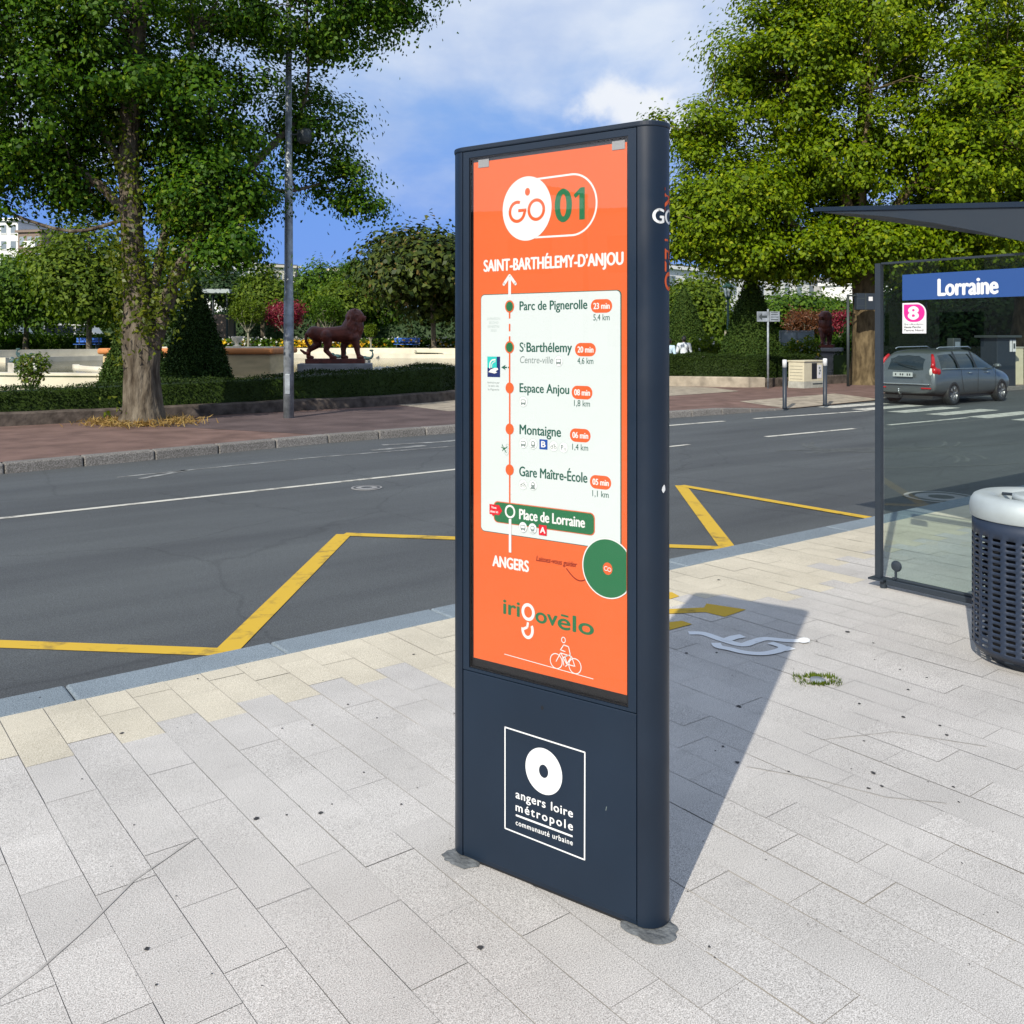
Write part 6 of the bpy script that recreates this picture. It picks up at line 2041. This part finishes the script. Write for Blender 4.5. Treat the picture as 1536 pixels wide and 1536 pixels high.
# ------------------------------------------------------------------ parked estate car
def build_car():
    loc = uv(25.30, 13.10, ROADZ)
    t = thing('parked_car', 'grey estate car parked across the crossing, seen from behind through the shelter glass', 'car', loc, TH)
    # stations: x of sill, belt and roof; bottom, half width, belt height and width, roof height and width
    S = [(-2.24, -2.20, -1.98, .36, .80, .93, .76, 1.30, .55), (-2.20, -2.15, -1.90, .30, .86, .95, .82, 1.37, .60), (-1.95, -1.92, -1.72, .25, .885, .955, .85, 1.42, .63), (-1.55, -1.55, -1.45, .22, .89, .955, .865, 1.445, .645),
         (-1.0, -1.0, -1.0, .2, .89, .95, .87, 1.46, .65), (-.3, -.3, -.3, .2, .89, .94, .87, 1.465, .65), (.25, .25, .10, .2, .89, .935, .868, 1.45, .645), (.70, .70, .42, .2, .89, .93, .86, 1.40, .62),
         (1.10, 1.10, .98, .2, .885, .925, .85, 1.06, .66), (1.22, 1.22, 1.20, .2, .885, .915, .84, .965, .68), (1.65, 1.65, 1.65, .22, .87, .86, .80, .91, .60), (2.02, 2.02, 2.0, .25, .80, .76, .70, .80, .50), (2.22, 2.18, 2.16, .30, .64, .64, .56, .68, .40)]
    verts, faces, mi = [], [], []
    for xl, xb, xr, zb, w, zt, wb, zr, wr in S:
        half = [(xl, 0, zb), (xl, w - .14, zb), (xl, w - .01, zb + .14), (xl * .5 + xb * .5, w, .60), (xb, wb, zt), (xr, wr, zr - .06), (xr, wr - .16, zr), (xr, 0, zr + .025)]
        for p in half: verts.append(p)
        for p in half[1:-1]: verts.append((p[0], -p[1], p[2]))
    n = 14
    def ring(i): return [i * n + k for k in range(8)] + [i * n + 8 + k for k in (5, 4, 3, 2, 1, 0)]
    for i in range(len(S) - 1):
        a, b = ring(i), ring(i + 1)
        for k in range(n):
            k2 = (k + 1) % n
            seg = k if k < 7 else 13 - k
            faces.append((a[k], b[k], b[k2], a[k2]))
            glass = (seg == 4 and 2 <= i <= 7) or (seg in (5, 6) and i in (7, 8)) and False
            if seg in (5, 6) and i in (7,): glass = True
            mi.append(1 if glass else 0)
    a = ring(0)
    faces.append((a[4], a[3], a[2], a[1], a[0], a[13], a[12], a[11], a[10])); mi.append(0)
    faces.append((a[10], a[9], a[8], a[7], a[6], a[5], a[4])); mi.append(1)
    b = ring(len(S) - 1); faces.append(tuple(b)); mi.append(0)
    mb = MB(); mb.v = verts; mb.f = faces; mb.m = mi
    body = mb.build('body', ['car_grey', 'car_glass', 'car_black'], t)
    ss = body.modifiers.new('sub', 'SUBSURF'); ss.levels = 2; ss.render_levels = 2
    cut = MB()
    for x in (-1.32, 1.32):
        for s in (-1, 1):
            m0 = len(cut.v)
            cut.lathe([(.365, .62), (.365, 1.1)], 28)
            cut.v[m0:] = [(x + a, s * c, .315 + b) for a, b, c in cut.v[m0:]]
            if s < 0:
                pass
    co = cut.build('wheel_cutter', 'car_black')
    bm = bmesh.new(); bm.from_mesh(co.data); bmesh.ops.recalc_face_normals(bm, faces=bm.faces); bm.to_mesh(co.data); bm.free()
    bo = body.modifiers.new('arch', 'BOOLEAN'); bo.object = co; bo.operation = 'DIFFERENCE'; bo.solver = 'EXACT'
    bm = bmesh.new(); bm.from_mesh(body.data); bmesh.ops.recalc_face_normals(bm, faces=bm.faces); bm.to_mesh(body.data); bm.free()
    bpy.context.view_layer.update()
    frozen(body)
    cm = co.data; bpy.data.objects.remove(co); bpy.data.meshes.remove(cm)
    # split off the glazing
    def keep(obj, idx, invert):
        bm = bmesh.new(); bm.from_mesh(obj.data)
        kill = [f for f in bm.faces if (f.material_index == idx) == invert]
        bmesh.ops.delete(bm, geom=kill, context='FACES'); bm.to_mesh(obj.data); bm.free()
        obj.data.polygons.foreach_set('use_smooth', [True] * len(obj.data.polygons))
        obj.data.set_sharp_from_angle(angle=R(42))
    win = body.copy(); win.data = body.data.copy(); C.objects.link(win); win.name = 'windows'
    keep(win, 1, False); keep(body, 1, True)
    # wheels
    def wheel(x, s):
        w = bpy.data.objects.new('wheel', None); C.objects.link(w); w.parent = t; w.location = (x, s * .79, .315)
        q = MB(); q.lathe([(.205, -.10), (.29, -.10), (.315, -.075), (.315, .075), (.29, .10), (.205, .10), (.20, .05)], 32)
        q.v = [(a, c * s, b) for a, b, c in q.v]; q.build('tyre', 'car_black', w, True)
        q = MB()
        q.lathe([(.205, .085), (.195, .095), (.185, .07), (.18, .03)], 32)
        for k in range(5):
            a = 2 * math.pi * k / 5
            for off in (-.13, .13):
                q.tube([(.05 * math.cos(a), .05 * math.sin(a), .085), (.19 * math.cos(a + off), .19 * math.sin(a + off), .08)], [.02, .018], 6)
        q.ball((0, 0, .08), (.055, .055, .02)); q.lathe([(.0001, .01), (.19, .01)], 24)
        q.v = [(a, c * s, b) for a, b, c in q.v]; q.build('rim', 'rim_grey', w, True)
    for x in (-1.32, 1.32):
        for s in (-1, 1): wheel(x, s)
    # lamps: tall red columns beside the rear window with a broad foot
    for s in (-1, 1):
        q = MB()
        pts = [(-2.14, .735, .99), (-2.06, .705, 1.10), (-1.99, .655, 1.22), (-1.92, .60, 1.32)]
        q.tube([(x + .02, s * y, z) for x, y, z in pts], [.062, .052, .046, .034], 10)
        q.ball((-2.08, s * .765, .90), (.10, .085, .11), 0, 14, 10); q.ball((-1.99, s * .815, .88), (.10, .05, .09), 0, 14, 10)
        q.build('tail_lamp', 'car_red', t, True)
        q = MB(); q.ball((-2.145, s * .70, .87), (.05, .05, .11), 0, 12, 8); q.build('reversing_lamp', 'car_clear', t, True)
        q = MB(); q.box(-2.265, -2.225, s * .62 - .13, s * .62 + .13, .44, .475); o = q.build('reflector', 'car_red', t); bevel(o, .008)
        q = MB(); q.tube([(-1.62, s * .575, 1.475), (-1.5, s * .575, 1.51), (.0, s * .58, 1.525), (.15, s * .58, 1.48)], [.014, .016, .016, .014], 8); q.build('roof_rail', 'chrome', t, True)
        q = MB(); q.ball((.82, s * .985, 1.0), (.08, .11, .07), 0, 12, 8); q.tube([(.86, s * .86, .96), (.84, s * .92, .98)], .02, 6); q.build('door_mirror', 'car_grey', t, True)
        for x in (-.55, .42):
            q = MB(); q.tube([(x, s * .896, .835), (x + .08, s * .91, .84), (x + .18, s * .896, .835)], .013, 6); q.build('door_handle', 'chrome', t, True)
        q = MB(); q.tube([(-.05, s * .893, .94), (-.06, s * .897, .6), (-.05, s * .885, .32)], .004, 4); q.tube([(-.98, s * .893, .94), (-.9, s * .897, .6), (-.80, s * .885, .34)], .004, 4); q.tube([(.92, s * .885, .92), (.95, s * .893, .6), (.93, s * .88, .32)], .004, 4)
        q.build('door_seam', 'car_black', t)
        for x, lean in ((-.12, .0), (-1.02, .04)):
            q = MB(); q.add([(x - .05, s * .874, .955), (x + .05, s * .874, .955), (x + .05 - lean, s * .672, 1.41), (x - .05 - lean, s * .672, 1.41)], [(0, 1, 2, 3)]); q.build('window_pillar', 'car_black', t)
        q = MB(); q.tube([(-1.9, s * .87, .955), (-1.0, s * .884, .952), (.3, s * .882, .94), (.95, s * .87, .93)], .010, 6); q.build('belt_strip', 'chrome', t, True)
    q = MB(); q.box(-2.285, -2.255, -.27, .27, .745, .86); o = q.build('licence_plate', 'plate_white', t)
    g = MB(); rgl = random.Random(2)
    for k in range(7):
        y = -.20 + k * .065
        if k in (2, 5): continue
        g.box(-2.287, -2.2855, y - .016, y + .016, .775, .83)
    g.build('plate_characters', 'car_black', o)
    q = MB(); q.box(-2.29, -2.20, -.72, .72, .545, .575); o = q.build('bumper_strip', 'chrome', t); bevel(o, .012, 2)
    q = MB(); q.tube([(-2.20, .05, .30), (-2.34, .05, .30), (-2.38, .05, .36), (-2.38, .05, .40)], .018, 8); q.ball((-2.38, .05, .42), .026); q.build('tow_bar', 'chrome', t, True)
    q = MB(); q.box(-2.12, 2.0, -.72, .72, .17, .26); q.build('underbody', 'car_black', t)
    q = MB(); q.tube([(-2.27, -.35, 1.0), (-2.20, .0, 1.05), (-2.16, .28, 1.12)], .010, 6); q.build('rear_wiper', 'car_black', t)


build_car()

# ------------------------------------------------------------------ buildings beyond the trees
def facade_block(name, label, a, b, depth, z0, z1, wall, roof, floors, bays, win='window_dark', wh=.55, ww=.5, roof_h=.0, cornice=True, mansard=False, wmat=None):
    """a block whose front runs from a to b (world points), windows set into the front"""
    a, b = Vector((a[0], a[1], 0)), Vector((b[0], b[1], 0))
    L = (b - a).length
    t = thing(name, label, 'building', a, math.atan2(b.y - a.y, b.x - a.x))
    H = z1 - z0
    q = MB(); q.box(0, L, 0, depth, z0, z1); o = q.build('wall', wall, t)
    fh = H / floors; bw = L / bays
    for i in range(floors):
        for k in range(bays):
            x0 = bw * (k + .5 - ww / 2); zz = z0 + fh * (i + .5 - wh / 2)
            q = MB(); q.box(x0, x0 + bw * ww, -.03, .02, zz, zz + fh * wh); f_ = q.build('window', win, t)
            if bays * floors < 40:
                q = MB(); q.box(x0 - .08, x0 + bw * ww + .08, -.12, -.032, zz - .12, zz - .01); q.build('sill', wall, f_)
    if cornice:
        q = MB(); q.box(-.3, L + .3, -.35, depth + .3, z1 + .002, z1 + .35); q.build('cornice', wall, t)
    if mansard:
        q = MB(); q.add([(-.1, -.1, z1 + .36), (L + .1, -.1, z1 + .36), (L + .1, depth, z1 + .36), (-.1, depth, z1 + .36), (.8, 1.1, z1 + roof_h), (L - .8, 1.1, z1 + roof_h), (L - .8, depth - 1, z1 + roof_h), (.8, depth - 1, z1 + roof_h)],
                        [(3, 2, 1, 0), (4, 5, 6, 7), (0, 1, 5, 4), (1, 2, 6, 5), (2, 3, 7, 6), (3, 0, 4, 7)])
        r = q.build('roof', roof, t)
        for k in range(1, bays, 2):
            x = bw * (k + .5)
            q = MB(); q.prism([(x - .7, z1 + .37), (x + .7, z1 + .37), (x + .7, z1 + .37 + roof_h * .45), (x, z1 + .37 + roof_h * .66), (x - .7, z1 + .37 + roof_h * .45)], -.15, 1.2, 0, 'y'); d = q.build('dormer', wall, r)
            q = MB(); q.box(x - .4, x + .4, -.18, -.152, z1 + .55, z1 + .4 + roof_h * .42); q.build('pane', 'window_dark', d)
    else:
        q = MB(); q.box(.2, L - .2, .2, depth - .2, z1 + .351, z1 + .55); q.build('roof', roof, t)
    return t


def gpt(px, Y): p = at(px, HORIZON, Y); return (p.x, p.y)
facade_block('apartment_tower', 'white apartment tower rising above the trees at far left', gpt(-30, 150), gpt(27, 150), 14, 0, 20.6, 'facade_white', 'facade_white', 8, 4, 'window_grey', .5, .55)
t = facade_block('apartment_block', 'brown and white flat-roofed apartment block right of the white tower', gpt(27, 147), gpt(62, 146), 10, 0, 18.4, 'facade_brown', 'slate', 7, 3, 'window_grey', .5, .6)
for k in range(2):
    q = MB(); q.box(1.5, 3.6, -.6, -.035, 16.0 - 2.6 * k, 17.0 - 2.6 * k); q.build('balcony', 'facade_white', t)
facade_block('long_low_building', 'long low cream building above the park trees behind the lamp post', gpt(385, 138), gpt(448, 142), 12, 0, 12.4, 'facade_cream', 'slate', 4, 8, 'window_grey', .45, .5)
facade_block('white_house', 'white building with flat roof just above trees, left of the lamp post', gpt(330, 120), gpt(385, 123), 10, 0, 12.2, 'facade_white', 'slate', 4, 5, 'window_grey', .45, .5)
facade_block('far_block', 'small distant pale block showing above trees left of the magnolia', gpt(490, 150), gpt(515, 150), 8, 0, 12.6, 'facade_cream', 'slate', 4, 3, 'window_grey', .45, .5)
facade_block('white_terrace', 'long white terrace with many windows behind the topiary cones and trees', gpt(970, 92), gpt(1306, 122), 12, 0, 8.7, 'facade_white', 'slate', 3, 17, 'window_grey', .55, .38)
facade_block('mansard_house', 'house with slate mansard roof and white dormers above the Lorraine board', gpt(1365, 100), gpt(1640, 118), 12, 0, 7.9, 'facade_white', 'slate', 3, 12, 'window_grey', .5, .4, 3.0, True, True)
# garden kiosk with flat grey roof
p = at(330, HORIZON, 70)
t = thing('garden_kiosk', 'garden kiosk with a flat grey roof right of the dark cone', 'kiosk', (p.x, 70, gz(p.x, 70)))
q = MB(); q.prism([(-1.1, 4.15), (1.1, 4.15), (1.0, 4.45), (-1.0, 4.45)], -1.2, 1.2, 0, 'y'); q.build('roof', 'kiosk_roof', t)
for x in (-.8, .8):
    for y in (-.9, .9):
        q = MB(); q.tube([(x, y, -.02), (x, y, 4.16)], .08, 8); q.build('column', 'dark_pole', t)
q = MB(); q.box(-.85, .85, -.6, .6, -.02, 2.6); q.build('counter', 'facade_brown', t)
# slender dark spire right of the lamp post
p = at(446, HORIZON, 120)
t = thing('church_spire', 'narrow dark pointed spire rising beside the lamp post above the red tree', 'spire', (p.x, 120, 0))
q = MB(); q.box(-.75, .75, -.75, .75, -.02, 6.5); q.build('tower', 'facade_brown', t)
q = MB(); q.lathe([(.9, 6.5), (.55, 8.4), (.22, 10.2), (.02, 11.2)], 8); q.build('spire', 'parasol_navy', t)
# red and yellow banner at the right border
p = at(1531, 402, 60)
t = thing('banner', 'red and yellow banner on a thin mast at the right border above the board', 'banner', (p.x, 60, 0))
q = MB(); q.tube([(-.45, 0, -.02), (-.45, 0, 7.0)], .05, 8); q.build('mast', 'dark_pole', t)
for x0, x1, m_ in ((-.40, -.12, 'flag_red'), (-.12, .45, 'flag_yellow')):
    q = MB(); v = []
    for k in range(7):
        x = x0 + (x1 - x0) * k / 6
        v += [(x, .06 * math.sin(x * 9), 5.5 - .25 * k / 6), (x, .06 * math.sin(x * 9), 6.6 - .3 * (x + .4))]
    q.add(v, [(2 * k, 2 * k + 2, 2 * k + 3, 2 * k + 1) for k in range(6)]); q.build('cloth', m_, t)
# parked vans behind the trees at far left
def van(label, px, Y, colour, rz=0.0):
    p = at(px, HORIZON, Y); g = gz(p.x, Y) - .02
    t = thing('parked_van', label, 'van', (p.x, Y, g), rz, 'vans parked behind the park trees')
    prof = [(-2.2, .35), (2.3, .35), (2.35, .9), (1.95, 1.15), (1.35, 1.95), (-2.1, 2.0), (-2.25, 1.6)]
    q = MB(); q.prism(prof, -.9, .9, 0, 'y'); o = q.build('body', colour, t); bevel(o, .06, 2)
    q = MB(); q.prism([(1.45, 1.15), (1.85, 1.18), (1.30, 1.85), (.5, 1.85), (.5, 1.15)], -.905, -.9015, 0, 'y'); q.prism([(.35, 1.15), (-1.9, 1.15), (-1.9, 1.8), (.35, 1.85)][::-1], -.905, -.9015, 0, 'y'); q.build('side_window', 'window_dark', t)
    for x in (-1.4, 1.5):
        for y in (-.82, .82):
            q = MB(); q.lathe([(.0001, -.1), (.2, -.1), (.33, -.08), (.33, .08), (.2, .1), (.0001, .1)], 18); q.v = [(a + x, c + y, b + .33) for a, b, c in q.v]; q.build('wheel', 'car_black', t, True)
van('white van parked behind the trees, left of the poplar', 112, 74, 'facade_white')
van('pale blue van parked at the left border beyond the basin', 8, 76, 'kiosk_roof')
# flat-roofed building and lamp behind the photographer, mirrored in the poster glass
t = facade_block('mirrored_building', 'flat-roofed building mirrored as a straight edge in the poster glass', (-74, 18), (-28, -58), -10, 0, 9.2, 'facade_cream', 'slate', 2, 14, 'window_dark', .5, .45)
t = thing('street_lamp', 'street lamp whose angled outline is mirrored in the top of the poster', 'street lamp', (-23.4, -8.0, 0), 1.2)
q = MB(); q.tube([(0, 0, -.02), (0, 0, 6.0)], [.11, .07], 12); q.build('pole', 'dark_pole', t, True)
q = MB(); q.box(-.05, 1.7, -.06, .06, 5.9, 6.02); q.build('arm', 'dark_pole', t)
q = MB(); q.box(1.0, 1.8, -.14, .14, 5.88, 6.08); o = q.build('lamp_head', 'dark_pole', t); bevel(o, .03)
